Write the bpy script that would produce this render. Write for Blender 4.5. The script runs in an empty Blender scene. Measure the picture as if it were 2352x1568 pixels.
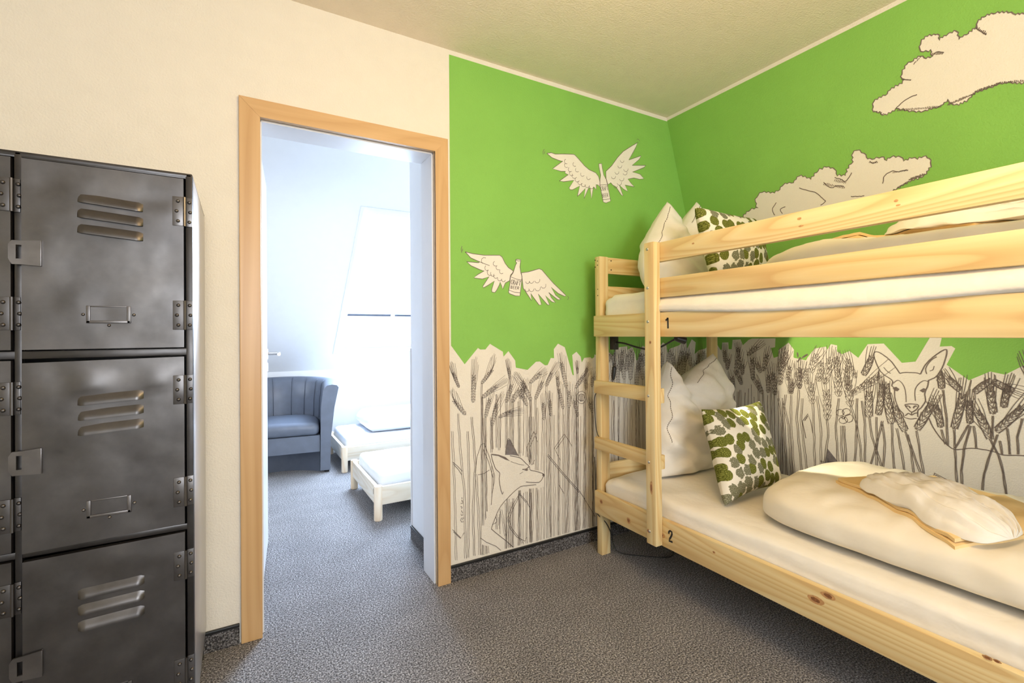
import bpy, bmesh, math, random
from math import sin, cos, pi, radians, sqrt
from mathutils import Vector, Matrix, noise
from mathutils.geometry import tessellate_polygon

random.seed(7)
SC = bpy.context.scene
COL = SC.collection

# ------------------------------------------------------------------ camera
FPX, PCX, PCY = 1087.656, 1176.0, 759.0045
YAW, PITCH, ROLL = 0.522276, 0.00546, -0.007934
EYE = Vector((0.0, 0.0, 1.15))
_f = Vector((sin(YAW) * cos(PITCH), cos(YAW) * cos(PITCH), sin(PITCH)))
_r0 = Vector((cos(YAW), -sin(YAW), 0.0))
_u0 = _r0.cross(_f)
_r = _r0 * cos(ROLL) + _u0 * sin(ROLL)
_u = _u0 * cos(ROLL) - _r0 * sin(ROLL)
cd = bpy.data.cameras.new('camera')
cam = bpy.data.objects.new('camera', cd)
COL.objects.link(cam)
cam.matrix_world = Matrix(((_r.x, _u.x, -_f.x, EYE.x), (_r.y, _u.y, -_f.y, EYE.y),
                           (_r.z, _u.z, -_f.z, EYE.z), (0, 0, 0, 1)))
cd.sensor_width = 36.0
cd.lens = FPX / 2352.0 * 36.0
cd.shift_y = -(784.0 - PCY) / 2352.0
cd.clip_start = 0.02
SC.camera = cam

# ------------------------------------------------------------------ world, lights, exposure
SC.view_settings.view_transform = 'Standard'
SC.view_settings.look = 'None'
SC.view_settings.gamma = 1.0
SC.view_settings.use_curve_mapping = False
SC.view_settings.exposure = 0.0
W = bpy.data.worlds.new('overcast_sky')
SC.world = W
W.use_nodes = True
W.node_tree.nodes['Background'].inputs[0].default_value = (0.80, 0.90, 1.0, 1)
W.node_tree.nodes['Background'].inputs[1].default_value = 4.0
SC.cycles.max_bounces = 8
SC.cycles.diffuse_bounces = 5
SC.cycles.sample_clamp_indirect = 6.0


def add_light(name, kind, loc, power, color, target=None, size=None, size_y=None, radius=None, spot=None, blend=0.1):
    l = bpy.data.lights.new(name, kind)
    l.energy = power
    l.color = color
    if kind == 'AREA':
        l.shape = 'RECTANGLE'
        l.size = size
        l.size_y = size_y or size
    if radius is not None:
        l.shadow_soft_size = radius
    if kind == 'SPOT':
        l.spot_size = spot
        l.spot_blend = blend
    o = bpy.data.objects.new(name, l)
    COL.objects.link(o)
    o.location = loc
    if target is not None:
        o.rotation_euler = (Vector(target) - Vector(loc)).to_track_quat('-Z', 'Y').to_euler()
    return o


# warm lamp of the bunk room: on the ceiling behind the frame's upper edge
add_light('ceiling_lamp_glow', 'POINT', (0.80, 0.45, 1.98), 44.0, (1.0, 0.69, 0.345), radius=0.28)
# daylight through the bunk room's own window behind the camera
add_light('window_daylight', 'AREA', (0.4, -2.42, 1.45), 66.0, (0.88, 0.93, 1.0), target=(0.4, 2.0, 1.1), size=1.5, size_y=1.3)
# daylight through the roof window of the next room
add_light('roof_window_daylight', 'AREA', (1.30, 4.50, 1.98), 270.0, (0.57, 0.75, 1.0), target=(1.00, 3.2, 0.55), size=1.0, size_y=1.4)
# added fill lights for the next room's walls, unseen left and right of the doorway
add_light('side_fill_light', 'AREA', (-1.55, 3.60, 1.35), 27.0, (0.80, 0.88, 1.0), target=(2.5, 3.7, 1.3), size=1.2, size_y=1.3)
add_light('end_fill_light', 'AREA', (3.55, 3.60, 1.35), 12.0, (0.78, 0.87, 1.0), target=(0.4, 3.4, 0.8), size=1.2, size_y=1.3)
# reading lamp clipped under the upper bunk
LAMP_AT = Vector((1.74, 1.44, 1.104))
add_light('reading_lamp_beam', 'SPOT', LAMP_AT, 38.0, (1.0, 0.86, 0.62), target=(2.80, 0.92, 0.72), radius=0.012, spot=radians(74), blend=0.12)

# ------------------------------------------------------------------ numbers of the room
YW = 2.0546                    # door wall
HC = 2.4768                    # ceiling
XC, SL = 2.2996, 0.2861        # sloping wall: x = XC + SL*(HC - z)
SN = Vector((-1.0, 0.0, -SL)).normalized()     # its normal, into the room
SUP = Vector((-SL, 0.0, 1.0)).normalized()     # up along it


def ray(px, py):
    return _f + _r * ((px - PCX) / FPX) + _u * ((PCY - py) / FPX)


def on_left(px, py):
    d = ray(px, py)
    return EYE + d * (YW / d.y)


def on_right(px, py):
    d = ray(px, py)
    return EYE + d * ((XC + SL * (HC - EYE.z)) / (d.x + SL * d.z))


# ------------------------------------------------------------------ materials
def new_mat(name):
    m = bpy.data.materials.new(name)
    m.use_nodes = True
    nt = m.node_tree
    return m, nt, nt.nodes['Principled BSDF']


def N(nt, kind, **kw):
    n = nt.nodes.new('ShaderNode' + kind)
    for k, v in kw.items():
        if k == 'inp':
            for a, b in v.items():
                n.inputs[a].default_value = b
        else:
            setattr(n, k, v)
    return n


def ramp(nt, stops):
    n = nt.nodes.new('ShaderNodeValToRGB')
    e = n.color_ramp.elements
    while len(e) < len(stops):
        e.new(0.5)
    for i, (p, c) in enumerate(stops):
        e[i].position = p
        e[i].color = (c[0], c[1], c[2], 1) if len(c) == 3 else c
    return n


def coords(nt, scale=(1, 1, 1), rnd=0.0, which='Object'):
    tc = N(nt, 'TexCoord')
    mp = N(nt, 'Mapping')
    mp.inputs['Scale'].default_value = scale
    nt.links.new(tc.outputs[which], mp.inputs['Vector'])
    if rnd:
        oi = N(nt, 'ObjectInfo')
        mu = N(nt, 'Math', operation='MULTIPLY', inp={1: rnd})
        nt.links.new(oi.outputs['Random'], mu.inputs[0])
        cb = N(nt, 'CombineXYZ')
        for a in 'XYZ':
            nt.links.new(mu.outputs[0], cb.inputs[a])
        nt.links.new(cb.outputs[0], mp.inputs['Location'])
    return mp.outputs[0]


def bump(nt, bsdf, height, strength, dist):
    b = N(nt, 'Bump', inp={'Strength': strength, 'Distance': dist})
    nt.links.new(height, b.inputs['Height'])
    nt.links.new(b.outputs[0], bsdf.inputs['Normal'])


def plain(name, col, rough=0.5, metal=0.0, var=0.06, scale=14.0, bmp=0.0, bscale=180.0, bdist=0.002, spec=0.5, coat=0.0):
    m, nt, b = new_mat(name)
    v = coords(nt)
    n = N(nt, 'TexNoise', inp={'Scale': scale, 'Detail': 4.0})
    nt.links.new(v, n.inputs['Vector'])
    lo = tuple(max(0, c * (1 - var)) for c in col)
    hi = tuple(min(1, c * (1 + var)) for c in col)
    r = ramp(nt, [(0.3, lo), (0.7, hi)])
    nt.links.new(n.outputs['Fac'], r.inputs[0])
    nt.links.new(r.outputs[0], b.inputs['Base Color'])
    b.inputs['Roughness'].default_value = rough
    b.inputs['Metallic'].default_value = metal
    b.inputs['Specular IOR Level'].default_value = spec
    b.inputs['Coat Weight'].default_value = coat
    if bmp:
        n2 = N(nt, 'TexNoise', inp={'Scale': bscale, 'Detail': 3.0, 'Roughness': 0.6})
        nt.links.new(v, n2.inputs['Vector'])
        bump(nt, b, n2.outputs['Fac'], bmp, bdist)
    return m


def pine(name, axis, dark=(0.58, 0.33, 0.13), lite=(0.80, 0.66, 0.375), mid=(0.765, 0.59, 0.295), rings=1.0, rough=0.42):
    m, nt, b = new_mat(name)
    # long streaks: noise stretched along the board
    s1 = [34.0, 34.0, 34.0]
    s1[axis] = 0.9
    st = N(nt, 'TexNoise', inp={'Scale': rings, 'Detail': 3.0, 'Roughness': 0.55})
    nt.links.new(coords(nt, tuple(s1), rnd=37.0), st.inputs['Vector'])
    # growth rings: contour lines of a slow noise -> arches along the board
    s2 = [7.5, 7.5, 7.5]
    s2[axis] = 0.75
    sw = N(nt, 'TexNoise', inp={'Scale': rings, 'Detail': 0.5})
    nt.links.new(coords(nt, tuple(s2), rnd=53.0), sw.inputs['Vector'])
    k = N(nt, 'Math', operation='MULTIPLY', inp={1: 13.0})
    nt.links.new(sw.outputs['Fac'], k.inputs[0])
    fr = N(nt, 'Math', operation='FRACT')
    nt.links.new(k.outputs[0], fr.inputs[0])
    line = tuple(0.55 * a_ + 0.45 * d_ for a_, d_ in zip(mid, dark))
    r = ramp(nt, [(0.0, mid), (0.25, lite), (0.62, mid), (0.93, line), (1.0, mid)])
    nt.links.new(fr.outputs[0], r.inputs[0])
    r1 = ramp(nt, [(0.32, (0.90, 0.87, 0.82)), (0.62, (1.0, 1.0, 1.0))])
    nt.links.new(st.outputs['Fac'], r1.inputs[0])
    mul = N(nt, 'MixRGB', blend_type='MULTIPLY', inp={0: 0.9})
    nt.links.new(r.outputs[0], mul.inputs[1])
    nt.links.new(r1.outputs[0], mul.inputs[2])
    # every board has its own tone
    oi = N(nt, 'ObjectInfo')
    r3 = ramp(nt, [(0.0, (0.93, 0.90, 0.84)), (1.0, (1.0, 1.0, 1.0))])
    nt.links.new(oi.outputs['Random'], r3.inputs[0])
    m2 = N(nt, 'MixRGB', blend_type='MULTIPLY', inp={0: 1.0})
    nt.links.new(mul.outputs[0], m2.inputs[1])
    nt.links.new(r3.outputs[0], m2.inputs[2])
    nt.links.new(m2.outputs[0], b.inputs['Base Color'])
    b.inputs['Roughness'].default_value = rough
    bump(nt, b, st.outputs['Fac'], 0.05, 0.001)
    return m


M = {}
M['wall'] = plain('roughcast_white_paint', (0.785, 0.74, 0.65), 0.85, var=0.015, bmp=0.55, bscale=150.0, bdist=0.004, spec=0.2)
M['wall2'] = plain('smooth_white_paint', (0.86, 0.87, 0.89), 0.8, var=0.01, bmp=0.1, spec=0.2)
M['ceiling'] = plain('woodchip_ceiling_paint', (0.86, 0.775, 0.645), 0.9, var=0.02, bmp=0.7, bscale=120.0, bdist=0.004, spec=0.1)
M['green'] = plain('green_wall_paint', (0.235, 0.505, 0.095), 0.62, var=0.03, scale=5.0, bmp=0.5, bscale=150.0, bdist=0.003, spec=0.3)
M['mural_white'] = plain('mural_cream_paint', (0.80, 0.76, 0.68), 0.75, var=0.01, bmp=0.4, bscale=150.0, bdist=0.003, spec=0.2)
M['ink'] = plain('mural_ink', (0.185, 0.150, 0.132), 0.7, var=0.2, scale=60.0, spec=0.1)
M['ink_grey'] = plain('mural_grey_wash', (0.20, 0.18, 0.18), 0.7, var=0.2, scale=90.0, spec=0.1)
M['pine_x'] = pine('pine_grain_x', 0)
M['pine_y'] = pine('pine_grain_y', 1)
M['pine_z'] = pine('pine_grain_z', 2)
M['pale_x'] = pine('pale_pine_x', 0, (0.70, 0.56, 0.40), (0.86, 0.80, 0.70), (0.82, 0.74, 0.61))
M['pale_y'] = pine('pale_pine_y', 1, (0.70, 0.56, 0.40), (0.86, 0.80, 0.70), (0.82, 0.74, 0.61))
M['pale_z'] = pine('pale_pine_z', 2, (0.70, 0.50, 0.32), (0.84, 0.74, 0.60), (0.80, 0.67, 0.51))
M['maple_x'] = pine('maple_veneer_x', 0, (0.56, 0.34, 0.15), (0.66, 0.43, 0.215), (0.63, 0.40, 0.195), rings=0.8, rough=0.35)
M['maple_z'] = pine('maple_veneer_z', 2, (0.56, 0.34, 0.15), (0.66, 0.43, 0.215), (0.63, 0.40, 0.195), rings=0.8, rough=0.35)
M['knot'] = plain('pine_knot', (0.50, 0.27, 0.11), 0.5, var=0.25, scale=90.0)
M['knot_heart'] = plain('pine_knot_heart', (0.24, 0.095, 0.035), 0.5, var=0.3, scale=120.0)
M['white_lacquer'] = plain('white_lacquer', (0.80, 0.80, 0.82), 0.35, var=0.01)
M['seal'] = plain('brown_rubber_seal', (0.10, 0.055, 0.03), 0.6)
M['chrome'] = plain('brushed_nickel', (0.62, 0.61, 0.59), 0.25, metal=1.0, var=0.03)
M['steel_bolt'] = plain('zinc_bolt', (0.55, 0.52, 0.46), 0.35, metal=0.9)
M['hole'] = plain('dark_drilled_hole', (0.05, 0.03, 0.015), 0.9)
M['black'] = plain('black_plastic', (0.012, 0.012, 0.012), 0.4)
M['number'] = plain('black_sticker_film', (0.012, 0.011, 0.010), 0.45)
M['linen'] = plain('white_bed_linen', (0.81, 0.775, 0.705), 0.9, var=0.02, bmp=0.45, bscale=16.0, bdist=0.008, spec=0.15)
M['cover'] = plain('ecru_duvet_cover', (0.80, 0.74, 0.62), 0.9, var=0.02, bmp=0.40, bscale=11.0, bdist=0.008, spec=0.15)
M['sheet'] = plain('straw_yellow_sheet', (0.80, 0.58, 0.29), 0.85, var=0.04, bmp=0.2, bscale=40.0, bdist=0.002, spec=0.15)
M['stitch'] = plain('grey_stitching', (0.13, 0.10, 0.08), 0.8)
M['linen2'] = plain('bright_white_linen', (0.76, 0.77, 0.80), 0.9, var=0.01, bmp=0.3, bscale=25.0, bdist=0.006, spec=0.15)
M['leather'] = plain('blue_grey_leather', (0.140, 0.162, 0.210), 0.36, var=0.08, bmp=0.12, bscale=220.0, bdist=0.001)
M['leather_dark'] = plain('dark_leather_plinth', (0.075, 0.09, 0.125), 0.5, var=0.08)


def steel(name, tone):
    m, nt, b = new_mat(name)
    v = coords(nt, rnd=5.0)
    n = N(nt, 'TexNoise', inp={'Scale': 7.0, 'Detail': 6.0, 'Roughness': 0.62})
    nt.links.new(v, n.inputs['Vector'])
    r = ramp(nt, [(p_, tuple(q_ * tone for q_ in c_)) for p_, c_ in ((0.25, (0.085, 0.079, 0.078)), (0.5, (0.118, 0.110, 0.107)), (0.75, (0.16, 0.148, 0.142)))])
    nt.links.new(n.outputs['Fac'], r.inputs[0])
    nt.links.new(r.outputs[0], b.inputs['Base Color'])
    n2 = N(nt, 'TexNoise', inp={'Scale': 11.0, 'Detail': 5.0})
    nt.links.new(v, n2.inputs['Vector'])
    r2 = ramp(nt, [(0.3, (0.29, 0.29, 0.29)), (0.7, (0.43, 0.43, 0.43))])
    nt.links.new(n2.outputs['Fac'], r2.inputs[0])
    nt.links.new(r2.outputs[0], b.inputs['Roughness'])
    b.inputs['Metallic'].default_value = 0.9
    # shallow dents
    n3 = N(nt, 'TexNoise', inp={'Scale': 9.0, 'Detail': 1.5})
    nt.links.new(v, n3.inputs['Vector'])
    bump(nt, b, n3.outputs['Fac'], 0.20, 0.014)
    return m


M['steel'] = steel('worn_gunmetal_steel', 1.0)
M['steel_light'] = steel('rubbed_fitting_steel', 1.35)
M['steel_dark'] = steel('dark_frame_steel', 0.55)
M['steel_side_reflection'] = plain('steel_with_painted_reflection', (0.50, 0.49, 0.48), 0.30, metal=0.9, var=0.10, scale=3.0)  # paler than the doors: the side's grazing reflection is put into the colour


def carpet(name, tone):
    m, nt, b = new_mat(name)
    v = coords(nt)
    n = N(nt, 'TexNoise', inp={'Scale': 170.0, 'Detail': 1.5, 'Roughness': 0.6})
    nt.links.new(v, n.inputs['Vector'])
    r = ramp(nt, [(0.32, (0.034, 0.032, 0.034)), (0.46, (0.125, 0.119, 0.122)), (0.56, (0.27, 0.258, 0.262)), (0.72, (0.54, 0.52, 0.525))])
    nt.links.new(n.outputs['Fac'], r.inputs[0])
    n2 = N(nt, 'TexNoise', inp={'Scale': 5.0, 'Detail': 4.0})
    nt.links.new(v, n2.inputs['Vector'])
    r2 = ramp(nt, [(0.3, (0.86 * tone,) * 3), (0.7, (1.08 * tone,) * 3)])
    nt.links.new(n2.outputs['Fac'], r2.inputs[0])
    mul = N(nt, 'MixRGB', blend_type='MULTIPLY', inp={0: 1.0})
    nt.links.new(r.outputs[0], mul.inputs[1])
    nt.links.new(r2.outputs[0], mul.inputs[2])
    nt.links.new(mul.outputs[0], b.inputs['Base Color'])
    b.inputs['Roughness'].default_value = 1.0
    b.inputs['Specular IOR Level'].default_value = 0.05
    b.inputs['Sheen Weight'].default_value = 0.15
    bump(nt, b, n.outputs['Fac'], 0.8, 0.008)
    return m


M['carpet'] = carpet('grey_speckled_carpet', 1.0)
M['carpet_strip'] = carpet('dark_carpet_skirting', 0.55)


def hop_print():
    # olive hop cones and grey-green leaves scattered on off-white cotton
    m, nt, b = new_mat('hop_print_cotton')
    tc = N(nt, 'TexCoord')
    nz = N(nt, 'TexNoise', noise_dimensions='2D', inp={'Scale': 75.0, 'Detail': 1.0})
    nt.links.new(tc.outputs['UV'], nz.inputs['Vector'])
    mp = N(nt, 'Mapping')
    mp.inputs['Scale'].default_value = (23.0, 20.5, 1)
    mp.inputs['Location'].default_value = (0.3, 0.1, 0)
    nt.links.new(tc.outputs['UV'], mp.inputs['Vector'])
    vo = N(nt, 'TexVoronoi', feature='F1', voronoi_dimensions='2D', inp={'Scale': 1.0, 'Randomness': 0.72})
    nt.links.new(mp.outputs[0], vo.inputs['Vector'])
    sp = N(nt, 'SeparateColor')
    nt.links.new(vo.outputs['Color'], sp.inputs[0])
    kind = N(nt, 'Math', operation='LESS_THAN', inp={1: 0.56})
    nt.links.new(sp.outputs[0], kind.inputs[0])
    # ragged outlines for leaves, nearly smooth ones for cones
    amp = N(nt, 'Math', operation='MULTIPLY_ADD', inp={1: -0.30, 2: 0.42})
    nt.links.new(kind.outputs[0], amp.inputs[0])
    cn = N(nt, 'Math', operation='SUBTRACT', inp={1: 0.5})
    nt.links.new(nz.outputs['Fac'], cn.inputs[0])
    ad = N(nt, 'Math', operation='MULTIPLY_ADD')
    nt.links.new(cn.outputs[0], ad.inputs[0])
    nt.links.new(amp.outputs[0], ad.inputs[1])
    nt.links.new(vo.outputs['Distance'], ad.inputs[2])
    ink = ramp(nt, [(0.47, (1, 1, 1)), (0.515, (0, 0, 0))])
    nt.links.new(ad.outputs[0], ink.inputs[0])
    fine = N(nt, 'TexVoronoi', feature='DISTANCE_TO_EDGE', voronoi_dimensions='2D', inp={'Scale': 150.0})
    nt.links.new(tc.outputs['UV'], fine.inputs['Vector'])
    cone = ramp(nt, [(0.0, (0.045, 0.052, 0.010)), (0.10, (0.115, 0.130, 0.022)), (0.45, (0.25, 0.27, 0.06))])
    nt.links.new(fine.outputs['Distance'], cone.inputs[0])
    leaf = ramp(nt, [(0.0, (0.08, 0.082, 0.045)), (0.12, (0.19, 0.19, 0.12)), (0.5, (0.32, 0.315, 0.23))])
    nt.links.new(fine.outputs['Distance'], leaf.inputs[0])
    mx1 = N(nt, 'MixRGB')
    nt.links.new(kind.outputs[0], mx1.inputs[0])
    nt.links.new(leaf.outputs[0], mx1.inputs[1])
    nt.links.new(cone.outputs[0], mx1.inputs[2])
    mx2 = N(nt, 'MixRGB', inp={1: (0.74, 0.71, 0.62, 1)})
    nt.links.new(ink.outputs[0], mx2.inputs[0])
    nt.links.new(mx1.outputs[0], mx2.inputs[2])
    nt.links.new(mx2.outputs[0], b.inputs['Base Color'])
    b.inputs['Roughness'].default_value = 0.9
    b.inputs['Specular IOR Level'].default_value = 0.15
    return m


M['hops'] = hop_print()


def glass():
    m, nt, b = new_mat('window_glass')
    nt.nodes.remove(b)
    tr = N(nt, 'BsdfTransparent')
    gl = N(nt, 'BsdfGlossy', inp={'Roughness': 0.02})
    mx = N(nt, 'MixShader', inp={0: 0.05})
    nt.links.new(tr.outputs[0], mx.inputs[1])
    nt.links.new(gl.outputs[0], mx.inputs[2])
    nt.links.new(mx.outputs[0], nt.nodes['Material Output'].inputs[0])
    return m


M['glass'] = glass()

# ------------------------------------------------------------------ object helpers
OFF = {}          # world origin of each parent, so that all shapes can be written in room coordinates


def place(o, parent):
    if parent is not None:
        o.parent = parent
        OFF[o.name] = OFF[parent.name]
    else:
        OFF[o.name] = Vector(o.location)
    return o


def obj(name, verts, faces, mat, parent=None, smooth=False, uv=None, mats=None, fm=None, angle=None):
    off = OFF[parent.name] if parent is not None else Vector((0, 0, 0))
    me = bpy.data.meshes.new(name)
    me.from_pydata([tuple(Vector(v) - off) for v in verts], [], faces)
    for mm in ([mat] if mats is None else mats):
        me.materials.append(M[mm])
    if fm is not None:
        me.polygons.foreach_set('material_index', fm)
    if smooth:
        me.polygons.foreach_set('use_smooth', [True] * len(me.polygons))
    if uv is not None:
        ul = me.uv_layers.new(name='uv')
        for l in me.loops:
            ul.data[l.index].uv = uv[l.vertex_index]
    me.update()
    if smooth and angle:
        me.set_sharp_from_angle(angle=angle)
    o = bpy.data.objects.new(name, me)
    COL.objects.link(o)
    return place(o, parent)


def thing(name, label, cat, loc, group=None):
    o = bpy.data.objects.new(name, None)
    o.empty_display_size = 0.05
    COL.objects.link(o)
    o.location = loc
    OFF[o.name] = Vector(loc)
    return tag(o, label, cat, group)


def tag(o, label, cat, group=None):
    o['label'] = label
    o['category'] = cat
    if group:
        o['group'] = group
    return o


def struct(o):
    o['kind'] = 'structure'
    return o


class MB:
    """collects shapes in room coordinates; build() links them as one mesh object"""
    def __init__(s):
        s.v, s.f = [], []

    def add(s, v, f):
        n = len(s.v)
        s.v += [Vector(a) for a in v]
        s.f += [[i + n for i in q] for q in f]
        return s

    def box(s, lo, hi, bev=0.0, seg=2):
        bm = bmesh.new()
        bmesh.ops.create_cube(bm, size=1.0)
        c = [(a + b) / 2 for a, b in zip(lo, hi)]
        d = [abs(b - a) for a, b in zip(lo, hi)]
        for v in bm.verts:
            v.co = Vector((c[0] + v.co.x * d[0], c[1] + v.co.y * d[1], c[2] + v.co.z * d[2]))
        if bev:
            bmesh.ops.bevel(bm, geom=bm.edges[:], offset=bev, segments=seg, affect='EDGES', profile=0.6)
        bm.verts.index_update()
        s.add([v.co.copy() for v in bm.verts], [[v.index for v in f.verts] for f in bm.faces])
        bm.free()
        return s

    def hexa(s, bot, top):
        """prism from two quads (lists of 4 points)"""
        s.add(list(bot) + list(top), [[3, 2, 1, 0], [4, 5, 6, 7], [0, 1, 5, 4], [1, 2, 6, 5], [2, 3, 7, 6], [3, 0, 4, 7]])
        return s

    def prism(s, poly, axis, a, b):
        """extrude a 2D polygon along an axis (0,1,2) from a to b; poly is in the other two axes, in order"""
        n = len(poly)
        def P(p, t):
            q = list(p)
            q.insert(axis, t)
            return q
        v = [P(p, a) for p in poly] + [P(p, b) for p in poly]
        f = [[i, (i + 1) % n, n + (i + 1) % n, n + i] for i in range(n)]
        f += [list(range(n))[::-1], list(range(n, 2 * n))]
        s.add(v, f)
        return s

    def tube(s, pts, rad, seg=8, caps=True):
        pts = [Vector(p) for p in pts]
        n = len(pts)
        rad = rad if isinstance(rad, (list, tuple)) else [rad] * n
        rings = []
        up = None
        for i, p in enumerate(pts):
            t = (pts[min(i + 1, n - 1)] - pts[max(i - 1, 0)]).normalized()
            if up is None:
                up = t.orthogonal().normalized()
            up = (up - t * up.dot(t)).normalized()
            w = t.cross(up)
            rings.append([p + (up * cos(2 * pi * k / seg) + w * sin(2 * pi * k / seg)) * rad[i] for k in range(seg)])
        v = [q for r in rings for q in r]
        f = [[i * seg + k, i * seg + (k + 1) % seg, (i + 1) * seg + (k + 1) % seg, (i + 1) * seg + k] for i in range(n - 1) for k in range(seg)]
        if caps:
            f += [list(range(seg))[::-1], list(range((n - 1) * seg, n * seg))]
        s.add(v, f)
        return s

    def dome(s, c, normal, r, h, seg=8):
        nrm = Vector(normal).normalized()
        a = nrm.orthogonal().normalized()
        b = nrm.cross(a)
        c = Vector(c)
        v, f = [], []
        for j, (rr, hh) in enumerate(((1, 0), (0.85, 0.55), (0.5, 0.88))):
            for k in range(seg):
                t = 2 * pi * k / seg
                v.append(c + (a * cos(t) + b * sin(t)) * r * rr + nrm * h * hh)
        v.append(c + nrm * h)
        for j in range(2):
            for k in range(seg):
                f.append([j * seg + k, j * seg + (k + 1) % seg, (j + 1) * seg + (k + 1) % seg, (j + 1) * seg + k])
        for k in range(seg):
            f.append([2 * seg + k, 2 * seg + (k + 1) % seg, 3 * seg])
        s.add(v, f)
        return s

    def build(s, name, mat, parent=None, smooth=False, angle=None):
        return obj(name, s.v, s.f, mat, parent, smooth or angle is not None, angle=angle)


def grid(nu, nv, fn):
    v = [fn(i / (nu - 1), j / (nv - 1)) for j in range(nv) for i in range(nu)]
    f = [[j * nu + i, j * nu + i + 1, (j + 1) * nu + i + 1, (j + 1) * nu + i] for j in range(nv - 1) for i in range(nu - 1)]
    return v, f


def round_box(lo, hi, r, n=(8, 8, 5), wob=0.0, freq=6.0, seed=0.0, squash=None):
    """soft block (mattress, cushion, seat): rounded edges, light unevenness"""
    lo, hi = Vector(lo), Vector(hi)
    bm = bmesh.new()
    verts = {}
    def key(i, j, k):
        if (i, j, k) not in verts:
            p = Vector((lo.x + (hi.x - lo.x) * i / n[0], lo.y + (hi.y - lo.y) * j / n[1], lo.z + (hi.z - lo.z) * k / n[2]))
            verts[(i, j, k)] = bm.verts.new(p)
        return verts[(i, j, k)]
    for a, b, c in ((0, 1, 2), (1, 2, 0), (2, 0, 1)):
        for i in range(n[a]):
            for j in range(n[b]):
                for k in (0, n[c]):
                    q = []
                    for di, dj in ((0, 0), (1, 0), (1, 1), (0, 1)):
                        t = [0, 0, 0]
                        t[a], t[b], t[c] = i + di, j + dj, k
                        q.append(key(*t))
                    if k == 0:
                        q.reverse()
                    bm.faces.new(q)
    for v in bm.verts:
        p = v.co
        # spread the rows towards the edges so that the rounding gets vertices
        for ax in range(3):
            t = (p[ax] - lo[ax]) / (hi[ax] - lo[ax])
            t2 = 0.5 - 0.5 * cos(pi * t)
            p[ax] = lo[ax] + (hi[ax] - lo[ax]) * (0.35 * t + 0.65 * t2)
        q = Vector([min(max(p[a], lo[a] + r), hi[a] - r) for a in range(3)])
        d = p - q
        if d.length > 1e-9:
            m = max(abs(d.x), abs(d.y), abs(d.z))
            p = q + d.normalized() * m
        if wob:
            nn = noise.noise_vector((p + Vector((seed, seed * 2, 0))) * freq)
            p = p + nn * wob
        if squash:
            p = squash(p)
        v.co = p
    bm.verts.index_update()
    out = ([v.co.copy() for v in bm.verts], [[v.index for v in f.verts] for f in bm.faces])
    bm.free()
    return out


def tree_copy(o, parent=None):
    c = o.copy()
    COL.objects.link(c)
    if parent is not None:
        c.parent = parent
    for ch in [k for k in o.children]:
        tree_copy(ch, c)
    return c

# ================================================================== SETTING
XL, XR2, YB, YF = -1.70, 3.70, -2.50, 5.00
YW2 = 2.21                     # far face of the door wall
X0, X1, ZD = 0.072, 0.778, 1.985   # clear door opening

struct(MB().box((XL - 0.1, YB - 0.1, -0.12), (XR2 + 0.1, YF + 0.15, 0.0)).build('floor', 'carpet'))
wl = MB()
wl.box((XL, YW, 0), (X0 - 0.02, YW2, HC)).box((X1 + 0.02, YW, 0), (XR2, YW2, HC)).box((X0 - 0.02, YW, ZD + 0.02), (X1 + 0.02, YW2, HC))
wall_left = struct(wl.build('wall_left', 'wall'))
xb = XC + SL * HC
wall_right = struct(MB().hexa([(xb, YB, 0), (xb + 0.15, YB, 0), (xb + 0.15, YW, 0), (xb, YW, 0)],
                              [(XC, YB, HC), (XC + 0.15, YB, HC), (XC + 0.15, YW, HC), (XC, YW, HC)]).build('wall_right', 'wall'))
struct(MB().box((XL - 0.1, YB, HC), (XC + 0.15, YW + 0.02, HC + 0.12)).build('ceiling', 'ceiling'))
wb = MB()
for lo, hi in (((XL, -2.62, 0), (-0.4, YB, HC)), ((1.2, -2.62, 0), (3.2, YB, HC)), ((-0.4, -2.62, 0), (1.2, YB, 0.8)), ((-0.4, -2.62, 2.1), (1.2, YB, HC))):
    wb.box(lo, hi)
struct(wb.build('wall_back', 'wall'))
struct(MB().box((XL - 0.1, YB, 0), (XL, YF, HC)).build('wall_side', 'wall'))

# skirting: a strip of carpet with a dark edging
def skirting(name, x0, x1, y, d):
    b = struct(MB().box((x0, y, 0), (x1, y + d * 0.009, 0.064)).build(name, 'carpet_strip'))
    MB().box((x0, y, 0.064), (x1, y + d * 0.012, 0.076), 0.003).build('edge_strip', 'black', b)
    return b
skirting('baseboard_left', 0.842, 2.98, YW, -1)
skirting('baseboard_left', XL, -0.004, YW, -1)

# ---- next room
struct(MB().box((0.838, YW2, 0), (0.96, 2.602, HC)).build('wall_return', 'wall2'))
MB().box((0.832, 2.590, 0.08), (0.8385, 2.603, 1.07), 0.001).build('edge_strip', 'white_lacquer', bpy.data.objects['wall_return'])
br = struct(MB().box((0.829, YW2, 0), (0.838, 2.600, 0.064)).build('baseboard_return', 'carpet_strip'))
MB().box((0.826, YW2, 0.064), (0.838, 2.601, 0.076), 0.003).build('edge_strip', 'black', br)
struct(MB().box((XR2, YW2, 0), (XR2 + 0.1, YF, HC)).build('wall_end', 'wall2'))
ZK, TAN = 0.802, 0.90
def slope_z(y):
    return ZK + (YF - y) * TAN
YT = YF - (HC - ZK) / TAN
wf = MB().box((XL, YF, 0), (XR2, YF + 0.12, ZK))
sn = Vector((0, TAN, 1)).normalized()     # outward normal of the roof slope
def slope_piece(mb, x0, x1, ya, yb):
    p = [Vector((x0, ya, slope_z(ya))), Vector((x1, ya, slope_z(ya))), Vector((x1, yb, slope_z(yb))), Vector((x0, yb, slope_z(yb)))]
    mb.hexa(p, [q + sn * 0.16 for q in p])
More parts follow.
